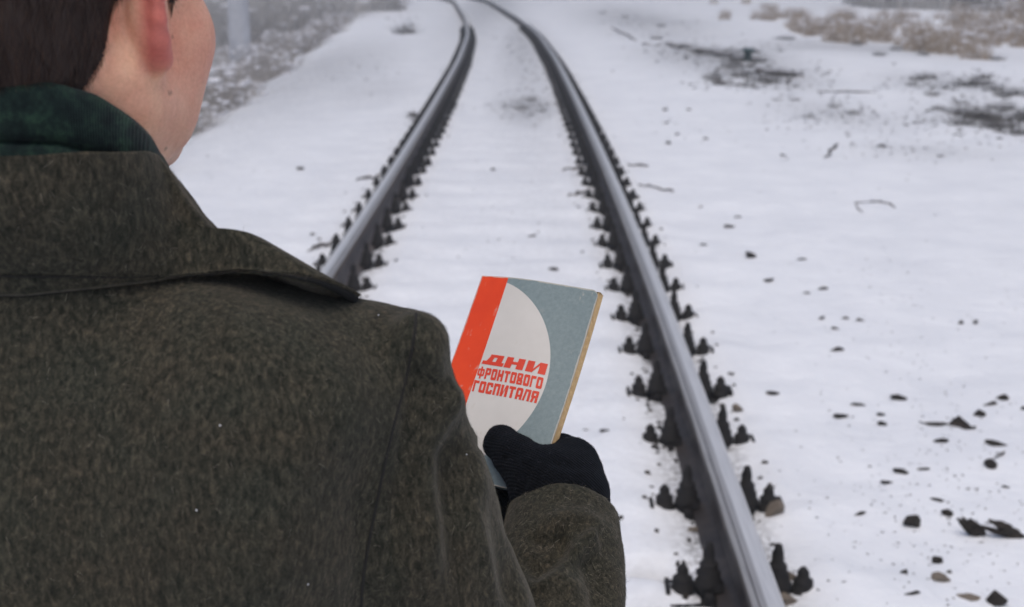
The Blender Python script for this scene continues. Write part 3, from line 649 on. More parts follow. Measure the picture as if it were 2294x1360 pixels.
def m_glove():
    m, nt, b = mat('black_knit_wool', (.006, .006, .008), .95); co = geopos(nt)
    f = noise(nt, co, 350, 4, .7, .8); nt.links.new(ramp(nt, f, [(.3, (.0012, .0014, .002)), (.8, (.007, .008, .011))]), b.inputs['Base Color'])
    b.inputs['Sheen Weight'].default_value = .05; b.inputs['Sheen Tint'].default_value = (.4, .5, .65, 1); b.inputs['Specular IOR Level'].default_value = .1
    wv = node(nt, 'ShaderNodeTexWave', i_Scale=150, i_Distortion=1.5, i_Detail=2); wv.bands_direction = 'DIAGONAL'; nt.links.new(co, wv.inputs[0]); n1 = bump(nt, b, wv.outputs['Fac'], .7, .0012); bump(nt, b, f, .9, .0014, n1); return m
M['glove'] = m_glove()
def m_skin():
    m, nt, b = mat('skin', (.55, .36, .28), .5); co = geopos(nt)
    red = node(nt, 'ShaderNodeAttribute', attribute_name='red').outputs['Fac']
    f = noise(nt, co, 60, 5, .65); c = ramp(nt, f, [(.3, (.78, .425, .285)), (.7, (.90, .56, .39))]); c = mix(nt, red, c, (.56, .13, .115))
    mo = node(nt, 'ShaderNodeAttribute', attribute_name='mole').outputs['Fac']; c = mix(nt, mo, c, (.10, .04, .03))
    nt.links.new(c, b.inputs['Base Color']); b.inputs['Subsurface Weight'].default_value = .25; b.inputs['Subsurface Radius'].default_value = (.010, .004, .002); b.inputs['Subsurface Scale'].default_value = .6
    b.inputs['Specular IOR Level'].default_value = .3; fr_ = noise(nt, co, 420, 5, .7); c = mix(nt, .55, c, ramp(nt, fr_, [(.3, (.80, .70, .68)), (.65, (1.08, 1.06, 1.05))]), 'MULTIPLY'); bl_ = noise(nt, co, 38, 3, .6); c = mix(nt, .7, c, ramp(nt, bl_, [(.35, (1.0, .88, .86)), (.65, (1.03, 1.04, 1.0))]), 'MULTIPLY'); nt.links.new(c, b.inputs['Base Color']); bump(nt, b, noise(nt, co, 900, 4, .7), .35, .0006); return m
M['skin'] = m_skin()
M['hair'] = mat('dark_hair', (.030, .017, .013), .75)[0]
M['hair2'] = m_fibre('hair_strands', [(0, (.008, .005, .0045)), (.6, (.036, .020, .015)), (1, (.11, .064, .045))]); M['hair2'].node_tree.nodes['Principled BSDF'].inputs['Roughness'].default_value = .5
M['eye'] = mat('eye_white', (.7, .68, .66), .2)[0]

# ------------------------------------------------------------------ the person: body
AX = np.array([-.285, .80]); GRZ = gz(-.285, .80)
HO = np.array([-.281, .818, 1.423]); YAW = R(25)
lat = np.array([math.cos(YAW), -math.sin(YAW), 0]); fwd = np.array([math.sin(YAW), math.cos(YAW), 0]); upv = np.array([0, 0, 1.])
HM = np.array([lat, fwd, upv]).T                       # local -> world
def H(l, f, u): return HO + lat * l + fwd * f + upv * u
person = empty('person', (-.285, .80, GRZ))
def to_p(V): return V - np.array(person.location)
def pmesh(name, V, F, m, parent=None, **k):
    o = mesh_np(name, to_p(np.asarray(V)), F, m, parent or person, **k); return o
B = Field(axis(-.60, -.38, -.13, .20, .0022, .011), axis(.55, .72, .98, 1.25, .0022, .011), axis(-.2, 1.24, 1.55, 1.6, .0022, .011))
def he(c, r, k=.012, op='add', rot=None):
    Mx = HM if rot is None else HM @ rot
    B.ell(H(*c), r, Mx, k, op)
he((0, -.010, .050), (.077, .097, .083), .01)
he((0, -.040, .005), (.066, .062, .065), .02)
he((0, .030, -.015), (.066, .066, .085), .02)
he((0, .070, .055), (.058, .030, .045), .02)                 # forehead
for sg in (-1, 1):
    he((sg * .045, .050, -.018), (.026, .030, .030), .02); he((sg * .046, .036, -.056), (.018, .028, .028), .02)     # cheek, jaw muscle
    B.cap(H(sg * .056, .004, -.052), H(sg * .020, .062, -.088), .019, .015, .022)   # jaw
    he((sg * .030, .078, .012), (.018, .016, .010), .01)      # brow
    he((sg * .031, .092, -.004), (.014, .010, .009), .006, 'sub')
    he((sg * .031, .078, -.005), (.0125, .0125, .0115), .003)
B.cap(H(0, .086, .010), H(0, .110, -.030), .008, .011, .01); he((0, .098, -.034), (.017, .012, .008), .008)
he((0, .079, -.056), (.022, .011, .006), .005); he((0, .077, -.066), (.019, .010, .006), .005); he((0, .066, -.090), (.018, .015, .015), .018)
# neck, with the muscle behind the ear
B.cap(H(0, -.028, -.02), np.array([-.285, .800, 1.20]), .060, .064, .02)
B.cap(H(.058, -.018, -.035), np.array([-.25, .87, 1.22]), .017, .014, .022)
B.cap(H(-.058, -.018, -.035), np.array([-.30, .88, 1.22]), .017, .014, .022)
# ears: helix ring, plate and lobe, standing off the head
for sg in (1, -1):
    ed = -fwd * math.cos(R(38)) + lat * sg * math.sin(R(38)); root = H(sg * .0705, .010, 0)
    def E(a, b, o=0.): return root + ed * a + upv * b + (lat * sg) * o
    hel = [E(.006, .022), E(.012, .034), E(.022, .036), E(.031, .028, .001), E(.0345, .012, .002), E(.0335, -.003, .002), E(.030, -.014, .001), E(.023, -.024, 0)]
    B.chain(hel, [.0032, .0034, .0037, .0038, .0038, .0037, .0037, .0040], .006)
    B.chain([E(.026, -.018, .001), E(.019, -.027, -.0005), E(.012, -.030, -.001)], [.0042, .0050, .0046], .010); B.ell(H(sg * .079, -.010, -.001), (.010, .012, .024), HM, .008)
    for (a, b, r) in [(.010, .020, .010), (.016, .012, .011), (.018, .004, .011), (.017, -.004, .01), (.014, -.011, .010), (.010, -.019, .009), (.020, .024, .008)]:
        B.cap(E(a - .008, b, -.002), E(a + .011, b, -.001), .0030, .0030, .007)
    B.cap(E(0, .012, -.002), E(0, -.018, -.002), .007, .007, .008)
    B.cap(E(.007, -.002, .006), E(.013, -.006, .006), .006, .004, .003, 'sub')
# torso, legs and arms under the clothes
B.ell((-.285, .80, 1.05), (.165, .10, .23), None, .04); B.ell((-.285, .81, .80), (.15, .10, .20), None, .04)
SR = np.array([-.115, .79, 1.160]); ER = np.array([.018, .85, .885]); WR = C(1264, 1190, 1.14)
SL = np.array([-.455, .79, 1.160]); EL = np.array([-.545, .86, .89]); WL = np.array([-.085, 1.095, .935])
B.chain([SR, ER, WR, C(1262, 1120, 1.17)], [.046, .036, .026, .022], .02); B.chain([SL, EL, WL], [.046, .036, .026], .02)
for sg in (-1, 1): B.chain([(-.285 + sg * .085, .81, .72), (-.285 + sg * .095, .80, .36), (-.285 + sg * .10, .80, GRZ + .09)], [.085, .055, .042], .03); B.cap((-.285 + sg * .10, .80, GRZ + .06), (-.285 + sg * .115, .97, GRZ + .045), .05, .04, .03)
V, F = B.mesh(); del B
V = smooth(V, F, 2, .5)
loc = (V - HO) @ HM
earw = np.zeros(len(V))
for sg in (1, -1):
    root = H(sg * .072, .010, 0); ed = -fwd * math.cos(R(38)) + lat * sg * math.sin(R(38)); q = V - root
    a = q @ ed; b = q @ upv; earw = np.maximum(earw, np.clip((a - .004) / .012, 0, 1) * np.clip((b + .038) / .006, 0, 1) * (b < .05) * np.clip((sg * loc[:, 0] - .066 - .60 * a + .006) / .008, 0, 1) * np.clip((b + .055) / .03, .5, 1))
px, py, Zp = proj(V)
mole = np.zeros(len(V))
for (mx, my, r) in [(380, 206, 4.5), (372, 333, 4), (386, 80, 2.5), (453, 66, 2.5)]: mole = np.maximum(mole, (np.hypot(px - mx, py - my) < r) * (Zp < .95) * .5)
cheek = .30 * np.exp(-((loc[:, 0] - .055) / .03) ** 2 - ((loc[:, 2] + .03) / .035) ** 2) * (loc[:, 1] > .0) + .12 * np.clip(vnoise(V[:, 0] * 30, V[:, 2] * 30, 3) + .2, 0, 1)
body = pmesh('body', V, F, M['skin'], attr={'red': np.clip(np.maximum(earw * .85, cheek * 1.2), 0, 1), 'mole': mole})
NB = vnorm(V, F)
# hair: everything of the scalp above the hairline
HLf = np.array([-.2, -.075, -.055, -.040, -.030, -.012, -.004,   .019, .021, .036, .044, .052, .07, .12]); HLu = np.array([-.085, -.080, -.060, -.030, .0, .022, .040, .018, -.004, .016, .03, .06, .085, .09])
def hairline(f, l): return np.interp(f, HLf, HLu)
up_ = loc[:, 2] - hairline(loc[:, 1], loc[:, 0]) + .006 * vnoise(loc[:, 1] * 220, loc[:, 2] * 60, 77); isear = (np.abs(loc[:, 0]) > .0775) & (loc[:, 2] < .045) & (loc[:, 1] > -.05)
hv = (up_ > 0) & (V[:, 2] > 1.30) & (earw < .05) & ~isear & (loc[:, 2] > -.13)
fm = hv[F].all(1); Fh = F[fm]; used, inv = np.unique(Fh, return_inverse=True)
thick = np.clip(up_[used] / .03, 0, 1) * .007 + .0006
hp = V[used] + NB[used] * thick[:, None] ; hair = pmesh('hair', hp, inv.reshape(-1, 4), M['hair'])
def ribbons(name, P0, D, U, L, wd, m, parent, tone, bend=.4, seg=3):
    """tapered curved hairs: root P0, direction D, lift U, length L"""
    S = np.cross(D, U); S /= np.maximum(np.linalg.norm(S, axis=1), 1e-9)[:, None]; ang = rng.uniform(0, np.pi, len(P0))[:, None]; S = S * np.cos(ang) + U * np.sin(ang) * .6
    P = []
    for k in range(seg + 1):
        t = k / seg; c = P0 + D * (L * t)[:, None] + U * (L * bend * (t - .75 * t * t))[:, None]; ww = (wd * (1 - .8 * t) / 2)[:, None]; P += [c - S * ww, c + S * ww]
    P = np.stack(P, 1).reshape(-1, 3); Bq = (np.arange(len(P0)) * (2 * seg + 2))[:, None]
    Fq = np.concatenate([Bq + 2 * k + np.array((0, 1, 3, 2)) for k in range(seg)]); tn = np.repeat(tone, 2 * seg + 2)
    return P, Fq, tn
def sample(V, N, F, n, wt=None):
    A = np.linalg.norm(np.cross(V[F[:, 2]] - V[F[:, 0]], V[F[:, 3]] - V[F[:, 1]]), axis=1)
    if wt is not None: A = A * wt
    f = rng.choice(len(F), n, p=A / A.sum()); u, v = rng.random((2, n)); q = F[f]
    w4 = np.stack([(1 - u) * (1 - v), u * (1 - v), u * v, (1 - u) * v], 1)
    return np.einsum('ni,nij->nj', w4, V[q]), np.einsum('ni,nij->nj', w4, N[q])
def unit(a): return a / np.maximum(np.linalg.norm(a, axis=1), 1e-9)[:, None]
hN = vnorm(hp, inv.reshape(-1, 4)); P0, N0 = sample(hp, hN, inv.reshape(-1, 4), 26000)
l0 = (P0 - HO) @ HM; edge = np.clip((l0[:, 2] - hairline(l0[:, 1], l0[:, 0])) / .03, 0, 1)
flow = np.array([0, 0, -1.]) + fwd * (.30 - .4 * edge)[:, None] + rng.normal(size=(len(P0), 3)) * .28; flow = unit(flow - N0 * np.einsum('ij,ij->i', flow, N0)[:, None])
Ph, Fq, tn = ribbons('strands', P0 - N0 * .001, flow, N0, (.0085 + .0115 * edge) * rng.uniform(.5, 1.25, len(P0)), np.full(len(P0), .00024), None, None, rng.random(len(P0)) ** 1.5, .45)
es = np.nonzero(edge < .35)[0]; es = rng.choice(es, 2600); fl2 = unit(flow[es] + rng.normal(size=(len(es), 3)) * .55 + fwd * .25); fl2 = unit(fl2 - N0[es] * np.einsum('ij,ij->i', fl2, N0[es])[:, None])
Pe, Fe, te = ribbons('strands', P0[es] - N0[es] * .0006, fl2, N0[es], rng.uniform(.006, .014, len(es)), np.full(len(es), .00022), None, None, rng.random(len(es)), .3)
Fq = np.concatenate([Fq, Fe + len(Ph)]); Ph = np.concatenate([Ph, Pe]); tn = np.concatenate([tn, te])
st_ = pmesh('strands', Ph, Fq, M['hair2'], hair, attr={'tone': tn})
for sg in (-1, 1):
    mb = MB(); mb.lathe((0, 0, -.0118), [(.0002, 0), (.007, .0024), (.0108, .007), (.0118, .0118), (.0108, .0166), (.007, .0212), (.0002, .0236)], 16); e = mb.build('eye', M['eye'], person, True); e.location = Vector(to_p(H(sg * .031, .081, -.005)))

# ------------------------------------------------------------------ green sweater collar
def ring_loft(name, rows, m, n=96, parent=None, cx=None, rough=0., seed=0):
    """rows: functions phi -> (radius, z); phi 0 points at the camera, pi/2 to the right"""
    ph = np.linspace(0, 2 * math.pi, n, endpoint=False); V = []
    for (r, z) in rows:
        rr = r(ph); V.append(np.c_[cx[0] + rr * np.sin(ph), cx[1] - rr * np.cos(ph), z(ph)])
    V = np.concatenate(V)
    F = np.array(smin_quads(n, len(rows), True))
    return V, F
def pinterp(xs_, ys_):
    xs_ = np.array(xs_, float); ys_ = np.array(ys_, float)
    def f(ph):
        a = np.degrees(np.abs((ph + math.pi) % (2 * math.pi) - math.pi)); 
        return np.interp(a, xs_, ys_)
    return f
NC = (-.287, .795)
ztop = pinterp([0, 25, 45, 65, 80, 95, 120, 180], [1.390, 1.388, 1.379, 1.364, 1.352, 1.339, 1.326, 1.318])
def add(f, d): return lambda ph: f(ph) + d
rN = pinterp([0, 50, 90, 130, 180], [.071, .0715, .068, .072, .078])
rows = [(add(rN, -.006), add(ztop, -.03)), (add(rN, -.005), add(ztop, -.006)), (add(rN, -.0025), add(ztop, 0)), (add(rN, .001), add(ztop, -.001)), (add(rN, .0035), add(ztop, -.006)), (add(rN, .005), add(ztop, -.018)), (add(rN, .0055), add(ztop, -.028)),
        (add(rN, .0045), add(ztop, -.033)), (add(rN, .002), add(ztop, -.0345)), (add(rN, .0045), add(ztop, -.037)), (add(rN, .008), add(ztop, -.042)), (add(rN, .010), add(ztop, -.052)), (add(rN, .010), add(ztop, -.075))]
V, F = ring_loft('sweater_collar', rows, None, 120, cx=NC)
V = V + vnorm(V, F) * (.0012 * vnoise(V[:, 0] * 60, V[:, 2] * 90 + V[:, 1] * 60, 4))[:, None]
sweater = pmesh('sweater_collar', V, F, M['knit'])
P0, N0 = sample(V, vnorm(V, F), F, 5000); D = unit(rng.normal(size=(len(P0), 3))); D = unit(D - N0 * np.einsum('ij,ij->i', D, N0)[:, None])
M['kfib'] = m_fibre('green_fibres', [(0, (.006, .02, .014)), (1, (.04, .085, .06))])
a, b_, c_ = ribbons('f', P0, D, N0, rng.uniform(.001, .003, len(P0)), np.full(len(P0), .00014), None, None, rng.random(len(P0)), .5, 2)
pmesh('fuzz', a, b_, M['kfib'], sweater, attr={'tone': c_})

# ------------------------------------------------------------------ greatcoat
K = Field(axis(-.66, -.44, .135, .16, .0034, .012), axis(.58, .64, 1.10, 1.22, .0034, .012), axis(.22, .80, 1.30, 1.34, .0034, .012))
K.ell((-.285, .80, 1.10), (.190, .118, .185), None, .03)
K.ell((-.285, .79, .98), (.200, .130, .27), None, .05)
K.ell((-.285, .80, .72), (.205, .145, .30), None, .06)
K.cap((-.285 - .06, .80, .70), (-.285 - .08, .80, .32), .150, .165, .06); K.cap((-.285 + .06, .80, .70), (-.285 + .08, .80, .32), .150, .165, .06)
for sg in (-1, 1):
    K.cap((-.285 + sg * .03, .79, 1.225), (-.285 + sg * .165, .785, 1.190), .062, .054, .03)
    K.cap((-.285 + sg * .10, .775, 1.202), (-.285 + sg * .194, .785, 1.193), .050, .0525, .018)
K.ell((-.285 + .10, .745, 1.13), (.085, .075, .105), None, .04); K.ell((-.285 - .10, .745, 1.13), (.085, .075, .105), None, .04)
K.ell((-.285 + .11, .735, 1.195), (.085, .045, .06), None, .03); K.ell((-.285 - .11, .735, 1.195), (.085, .045, .06), None, .03); K.cap(C(937, 767, .79), C(937, 767, .84), .0195, .0195, .009)
K.cap((-.285, .79, 1.24), (-.285, .80, 1.28), .066, .060, .03)
K.chain([(-.098, .790, 1.170), (-.070, .80, 1.09), (-.040, .815, .99), (.000, .84, .895)], [.0560, .0590, .0590, .060], .016)
K.chain([(-.472, .790, 1.170), (-.50, .80, 1.09), (-.545, .855, .90)], [.0570, .0600, .064], .016)
# forearms; the cuffs are open tubes
K.cap((-.545, .855, .90), WL, .064, .050, .02)
sl = K.box((-.1, .7, .78), (.16, 1.22, 1.10))
FA = np.array([.022, .85, .880]); FB = C(1262, 1152, 1.125); ax_ = (FB - FA) / np.linalg.norm(FB - FA)
def frustum_cut(Fd, A, Bp, ra, rb, bounds, k):
    s_, x, y, z = Fd.box(*bounds); d = Bp - A; L = np.linalg.norm(d); d = d / L
    px, py, pz = x - A[0], y - A[1], z - A[2]; t = px * d[0] + py * d[1] + pz * d[2]; r = np.sqrt(np.maximum(px * px + py * py + pz * pz - t * t, 0)); tt = np.clip(t / L, 0, 1)
    outer = r - (ra + (rb - ra) * tt); body_ = np.maximum(np.maximum(outer, t - L), -t - .0)
    inner = np.maximum(r - (ra + (rb - ra) * tt - .006), (L - .035) - t)
    q = np.maximum(body_, -inner); Fd.put(s_, q.astype(np.float32), k)
frustum_cut(K, FA, FB, .068, .0480, ((-.1, .70, .78), (.16, 1.22, 1.10)), .008)
V, F = K.mesh(); del K
V = smooth(V, F, 3, .5); N = vnorm(V, F)
# broad cloth folds, sculpted where the photograph shows them
def FO(poly, wpx, amp, **k):
    global V, N
    V = fold(V, N, poly, wpx, amp, **k)
SHZ = .97
FO([(965, 780), (985, 870), (960, 1000), (955, 1080), (968, 1180), (975, 1300)], 24, .0095, zmax=SHZ); FO([(1000, 860), (1030, 940), (1060, 1010)], 26, .007, zmax=1.2)
FO([(930, 760), (928, 860), (905, 1000), (885, 1150), (870, 1300)], 18, -.0045, zmax=SHZ)
FO([(1000, 980), (1000, 1080), (1015, 1200), (1030, 1340)], 25, -.006, zmax=SHZ)
FO([(1045, 1000), (1062, 1060), (1085, 1200), (1110, 1370)], 24, .007, zmax=SHZ)
FO([(1085, 1100), (1115, 1200), (1150, 1370)], 18, -.005, zmax=SHZ); FO([(1130, 1190), (1160, 1290), (1180, 1370)], 20, .004, zmax=SHZ)
FO([(915, 700), (925, 745)], 10, .002, zmax=SHZ)
FO([(760, 900), (640, 1050), (600, 1300)], 90, .006, zmax=SHZ, ends=False); FO([(300, 760), (260, 1000), (240, 1360)], 120, -.005, zmax=SHZ, ends=False)
FO([(520, 700), (620, 860)], 50, .003, zmax=SHZ)
# forearm folds
FO([(1185, 1320), (1240, 1278), (1300, 1225), (1335, 1205)], 23, .0115, zmin=.95); FO([(1180, 1285), (1225, 1250), (1285, 1205)], 27, -.015, zmin=.95)
FO([(1225, 1178), (1270, 1160), (1310, 1165), (1350, 1190)], 24, .007, zmin=.95); FO([(1180, 1200), (1230, 1215), (1280, 1195)], 22, -.005, zmin=.95); FO([(1310, 1240), (1335, 1290), (1345, 1370)], 24, -.009, zmin=.95)
FO([(1200, 1320), (1260, 1300), (1300, 1330)], 22, .005, zmin=.95); FO([(1355, 1160), (1385, 1240), (1390, 1370)], 16, .003, zmin=.95); FO([(1195, 1200), (1215, 1250)], 14, -.003, zmin=.95)
V = smooth(V, F, 1, .4); N = vnorm(V, F)
V = V + N * (.0018 * fbm(V[:, 0] * 18, V[:, 2] * 13 + V[:, 1] * 9, 3, 6))[:, None]; N = vnorm(V, F)
coat = pmesh('coat', V, F, M['wool'])
bvh_c = BVHTree.FromPolygons(V.tolist(), F.tolist()); CAMV = Vector((0, 0, CH))
def ray(bvh, px, py):
    d = Vector(C(px, py, 1.)) - CAMV; d.normalize(); h = bvh.ray_cast(CAMV, d); return (h[0], h[1]) if h[0] is not None else (None, None)
def seam_tube(poly, bvh, r, parent, name='seam', step=6., sink=.35, m=None):
    P = []
    for a, b in zip(poly[:-1], poly[1:]):
        n = max(int(math.hypot(b[0] - a[0], b[1] - a[1]) / step), 1)
        for i in range(n):
            t = i / n; P.append((a[0] + (b[0] - a[0]) * t, a[1] + (b[1] - a[1]) * t))
    P.append(poly[-1]); Q = []
    for p in P:
        h, nn = ray(bvh, *p)
        if h is not None: Q.append(Vector(to_p(np.array(h - nn * r * sink))))
    mb = MB(); mb.tube(Q, [r] * len(Q), 6); return mb.build(name, m or M['thread'], parent, True)
def smooth_poly(P, n=3):
    P = np.array(P, float)
    for _ in range(n):
        Q = [P[0]]
        for a, b in zip(P[:-1], P[1:]): Q += [a * .75 + b * .25, a * .25 + b * .75]
        Q.append(P[-1]); P = np.array(Q)
    return [tuple(p) for p in P]
seam_tube(smooth_poly([(932, 702), (930, 745), (922, 790), (905, 870), (880, 960), (862, 1040), (845, 1120), (825, 1220), (812, 1300), (808, 1385)]), bvh_c, .0012, coat)
def coat_fibres(V, N, F, n, wt, parent, Lr=(.003, .0075), name='wool_nap'):
    P0, N0 = sample(V, N, F, n, wt); D = np.array([.1, -.1, -.55]) + rng.normal(size=(n, 3)) * .8; D = unit(D - N0 * np.einsum('ij,ij->i', D, N0)[:, None])
    L = rng.uniform(*Lr, n); a, b, c = ribbons('f', P0 - N0 * .0002, D, N0, L, rng.uniform(.00010, .00022, n), None, None, rng.random(n) ** 1.9, rng.uniform(.1, .55, n), 2) if 0 else ribbons('f', P0 - N0 * .0002, D, N0, L, rng.uniform(.00010, .00022, n), None, None, rng.random(n) ** 1.9, .42, 2)
    return pmesh(name, a, b, M['fibre'], parent, attr={'tone': c})
cpos = V[F].mean(1); wt = ((cpos[:, 2] > .84) & (np.einsum('ij,ij->i', N[F[:, 0]], np.array([0, 0, CH]) - cpos) > -.25)) * 1. + .02; wt = wt * (1 + 3.5 * (cpos[:, 1] > .93)) * (1 + .8 * (cpos[:, 0] > -.09))  # denser nap towards the forearm paints in the light the cuff catches
coat_fibres(V, N, F, 90000, wt, coat)
# falling collar of the coat
FZ = .73
fr = pinterp([0, 30, 60, 90, 120, 180], [.103, .100, .086, .0685, .076, .10])
fz = pinterp([0, 30, 60, 90, 120, 150, 180], [1.3515, 1.351, 1.346, 1.334, 1.316, 1.295, 1.285])
hem = np.array([C(-59, 662, .692), C(60, 657, .692), C(180, 643, .694), C(300, 628, .698), C(420, 612, .705), C(540, 600, .717), C(640, 605, .735), (C(720, 618, .765)), C(775, 638, .785), C(812, 660, .805), (-.105, .855, 1.235), (-.135, .905, 1.21), (-.20, .925, 1.17), (-.255, .925, 1.12)])
for i_ in range(8):
    q = proj(hem[i_]); h_, n_ = ray(bvh_c, float(q[0]), float(q[1]) + 10)
    if h_ is not None: hem[i_] = C(float(q[0]), float(q[1]), proj(np.array(h_))[2] - .0085)
for _ in range(2): zz_ = proj(hem)[2].copy(); hem[1:8] = [C(*[float(v) for v in proj(hem[i])[:2]], .25 * zz_[i - 1] + .5 * zz_[i] + .25 * zz_[i + 1]) for i in range(1, 8)]
hem[0, 0] = -.287; hem[0, 1:] = hem[1, 1:]
def crm(P, n):
    P = np.asarray(P, float); d = np.concatenate([[0], np.cumsum(np.linalg.norm(np.diff(P, axis=0), axis=1))]); t = np.linspace(0, d[-1], n); Q = np.stack([np.interp(t, d, P[:, i]) for i in range(3)], 1)
    for _ in range(4): Q[1:-1] = .25 * Q[:-2] + .5 * Q[1:-1] + .25 * Q[2:]
    return Q
nc = 150; hemc = crm(hem, nc); ph = np.linspace(0, R(172), nc); fold_c = np.c_[NC[0] + fr(ph) * np.sin(ph), NC[1] - fr(ph) * np.cos(ph), fz(ph)]
hang = np.arctan2(hemc[:, 0] - NC[0], -(hemc[:, 1] - NC[1])); ph = np.clip(np.maximum.accumulate(hang) * 1.0, 0, R(172)); ph = np.interp(np.arange(nc), [0, nc - 1], [0, 1]) * 0 + ph
kk = np.ones(9) / 9; ph = np.convolve(np.pad(ph, 4, mode='edge'), kk, 'valid'); fold_c = np.c_[NC[0] + fr(ph) * np.sin(ph), NC[1] - fr(ph) * np.cos(ph), fz(ph)]
rows = []; nv = 46
stand = np.c_[NC[0] + (fr(ph) - .012) * np.sin(ph), NC[1] - (fr(ph) - .012) * np.cos(ph), fz(ph) - .05]; rows.append(stand); rows.append(np.c_[NC[0] + (fr(ph) - .009) * np.sin(ph), NC[1] - (fr(ph) - .009) * np.cos(ph), fz(ph) - .012]); rows.append(np.c_[NC[0] + (fr(ph) - .005) * np.sin(ph), NC[1] - (fr(ph) - .005) * np.cos(ph), fz(ph) - .002])
for j in range(nv):
    t = j / (nv - 1); P = fold_c * (1 - t) + hemc * t
    side = np.clip(np.sin(ph), 0, 1)[:, None]
    sag = np.array([0, 0, -1.]) * .027 * 4 * t * (1 - t) * side ** 1.5
    out = np.c_[np.sin(ph), -np.cos(ph), 0 * ph] * (.010 * math.sin(math.pi * min(t * 1.15, 1)) * (1 - .9 * side))
    P = P + sag + out + (fold_c - fold_c) ; P[:, 2] += .003 * math.sin(math.pi * min(t * 6, 1)) * 1
    rows.append(P)
# turned edge and underside
und = hemc - np.c_[np.sin(ph), -np.cos(ph), 0 * ph] * .003 - [0, 0, .0028]; rows.append(und)
und2 = hemc - np.c_[np.sin(ph), -np.cos(ph), 0 * ph] * .006 + [0, 0, .002]; rows.append(und2)
rows.append(fold_c * .35 + hemc * .65 - np.c_[np.sin(ph), -np.cos(ph), 0 * ph] * .010)
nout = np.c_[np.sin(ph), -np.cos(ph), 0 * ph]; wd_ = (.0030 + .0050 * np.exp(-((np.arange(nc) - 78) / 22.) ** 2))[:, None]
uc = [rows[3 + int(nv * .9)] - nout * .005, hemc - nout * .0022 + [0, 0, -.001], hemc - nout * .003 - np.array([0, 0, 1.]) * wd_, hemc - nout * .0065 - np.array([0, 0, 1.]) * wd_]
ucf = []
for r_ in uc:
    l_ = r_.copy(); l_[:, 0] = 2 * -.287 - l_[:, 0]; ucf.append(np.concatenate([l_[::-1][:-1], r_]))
pmesh('collar_gap_shade', np.concatenate(ucf), np.array(smin_quads(len(ucf[0]), 4)), M['boot_and_shade_black'], coat)  # black strip below the hem: painted shade of the gap under the collar
Vr = np.concatenate(rows); nr = len(rows); Vl = Vr.copy(); Vl[:, 0] = 2 * NC[0] - Vl[:, 0]
allr = []
for r_ in rows:
    l_ = r_.copy(); l_[:, 0] = 2 * -.287 - l_[:, 0]; allr.append(np.concatenate([l_[::-1][:-1], r_]))
V = np.concatenate(allr); nu = len(allr[0]); F = np.array(smin_quads(nu, nr))[:, ::-1]; N = vnorm(V, F)
# stitched edge: a shallow groove above the hem
t_row = np.repeat(np.arange(nr), nu); V = V - N * (.0011 * (t_row == 3 + int(nv * .865)))[:, None] + N * (.0009 * (t_row == 3 + int(nv * .865) + 2))[:, None]
V = V + N * (.0015 * fbm(V[:, 0] * 22, V[:, 2] * 25 + V[:, 1] * 12, 3, 16))[:, None]; N = vnorm(V, F)
if np.einsum('ij,ij->i', N, V - np.array([-.287, .80, 1.2])).mean() < 0: N = -N; F = F[:, ::-1]
collar = pmesh('coat_collar', V, F, M['wool'], coat)
j = 3 + int(nv * .865); rowp = allr[j]; mid = nu // 2; seg_ = [Vector(to_p(p)) for p in (rowp + N[j * nu:(j + 1) * nu] * .0001)[mid - 60:mid + 105]]
mb = MB(); mb.tube(seg_, [.00055] * len(seg_), 5); mb.build('stitching', M['thread'], coat, True)
cw = (V[F].mean(1)[:, 0] > -.42) * 1. + .1; cw[:nu * 2] *= .1
coat_fibres(V, N, F, 20000, cw, collar)
# lint and snow grains caught in the cloth
for (px_, py_) in [(440, 1143), (493, 953), (690, 1309), (848, 706), (1045, 1018)]:
    h, nn = ray(bvh_c, px_, py_)
    if h is not None:
        mb = MB(); mb.lathe((0, 0, -.0005), [(.0002, 0), (.0005, .0003), (.0004, .0008), (.0001, .001)], 7); o = mb.build('snow_grain', M['snowcap'], coat, True); o.location = Vector(to_p(np.array(h)))
# boots
for sg in (-1, 1):
    mb = MB(); x = -.285 + sg * .10; P = []
    mb.tube([(x, .79, GRZ + .36), (x, .79, GRZ + .12), (x, .80, GRZ + .07)], [.062, .055, .058], 16); mb.tube([(x, .78, GRZ + .055), (x + sg * .01, .90, GRZ + .05), (x + sg * .018, .985, GRZ + .035), (x + sg * .018, 1.01, GRZ + .03)], [.052, .052, .040, .022], 16)
    for i in range(len(mb.V)): mb.V[i] = to_p(mb.V[i])
    mb.build('boot', M['boot_and_shade_black'], person, True)

# ------------------------------------------------------------------ book
BR = np.array([[.86216505, .40310627, .30688231], [-.50658482, .69379919, .51187351], [-.00657528, -.59678138, .80237694]])
BP = np.array([-.00476775, 1.14774211, 1.07796356]); BW, BH, BT = .130, .200, .0078
def bw(u, n, v): return BP + BR @ np.array([u - BW / 2, -n, v - BH / 2])         # n: out of the cover, towards the reader
def binv(px, py, n=0.):
    d = C(px, py, 1) - [0, 0, CH]; nn = -BR[:, 1]; t = (BP + nn * n - [0, 0, CH]) @ nn / (d @ nn); q = BR.T @ (np.array([0, 0, CH]) + d * t - BP); return q[0] + BW / 2, q[2] + BH / 2
def bend(u, v): return .0042 * math.sin(math.pi * min(max(u / BW, 0), 1)) + .0026 * (v / BH - .5) ** 2 * 4 * (u / BW) - .0014 * max(0, (.034 - u) / .034) ** 2 + .0007 * math.sin(u * 60 + v * 25) 
book = empty('book', tuple(BP)); 
def to_b(V): return np.asarray(V) - BP
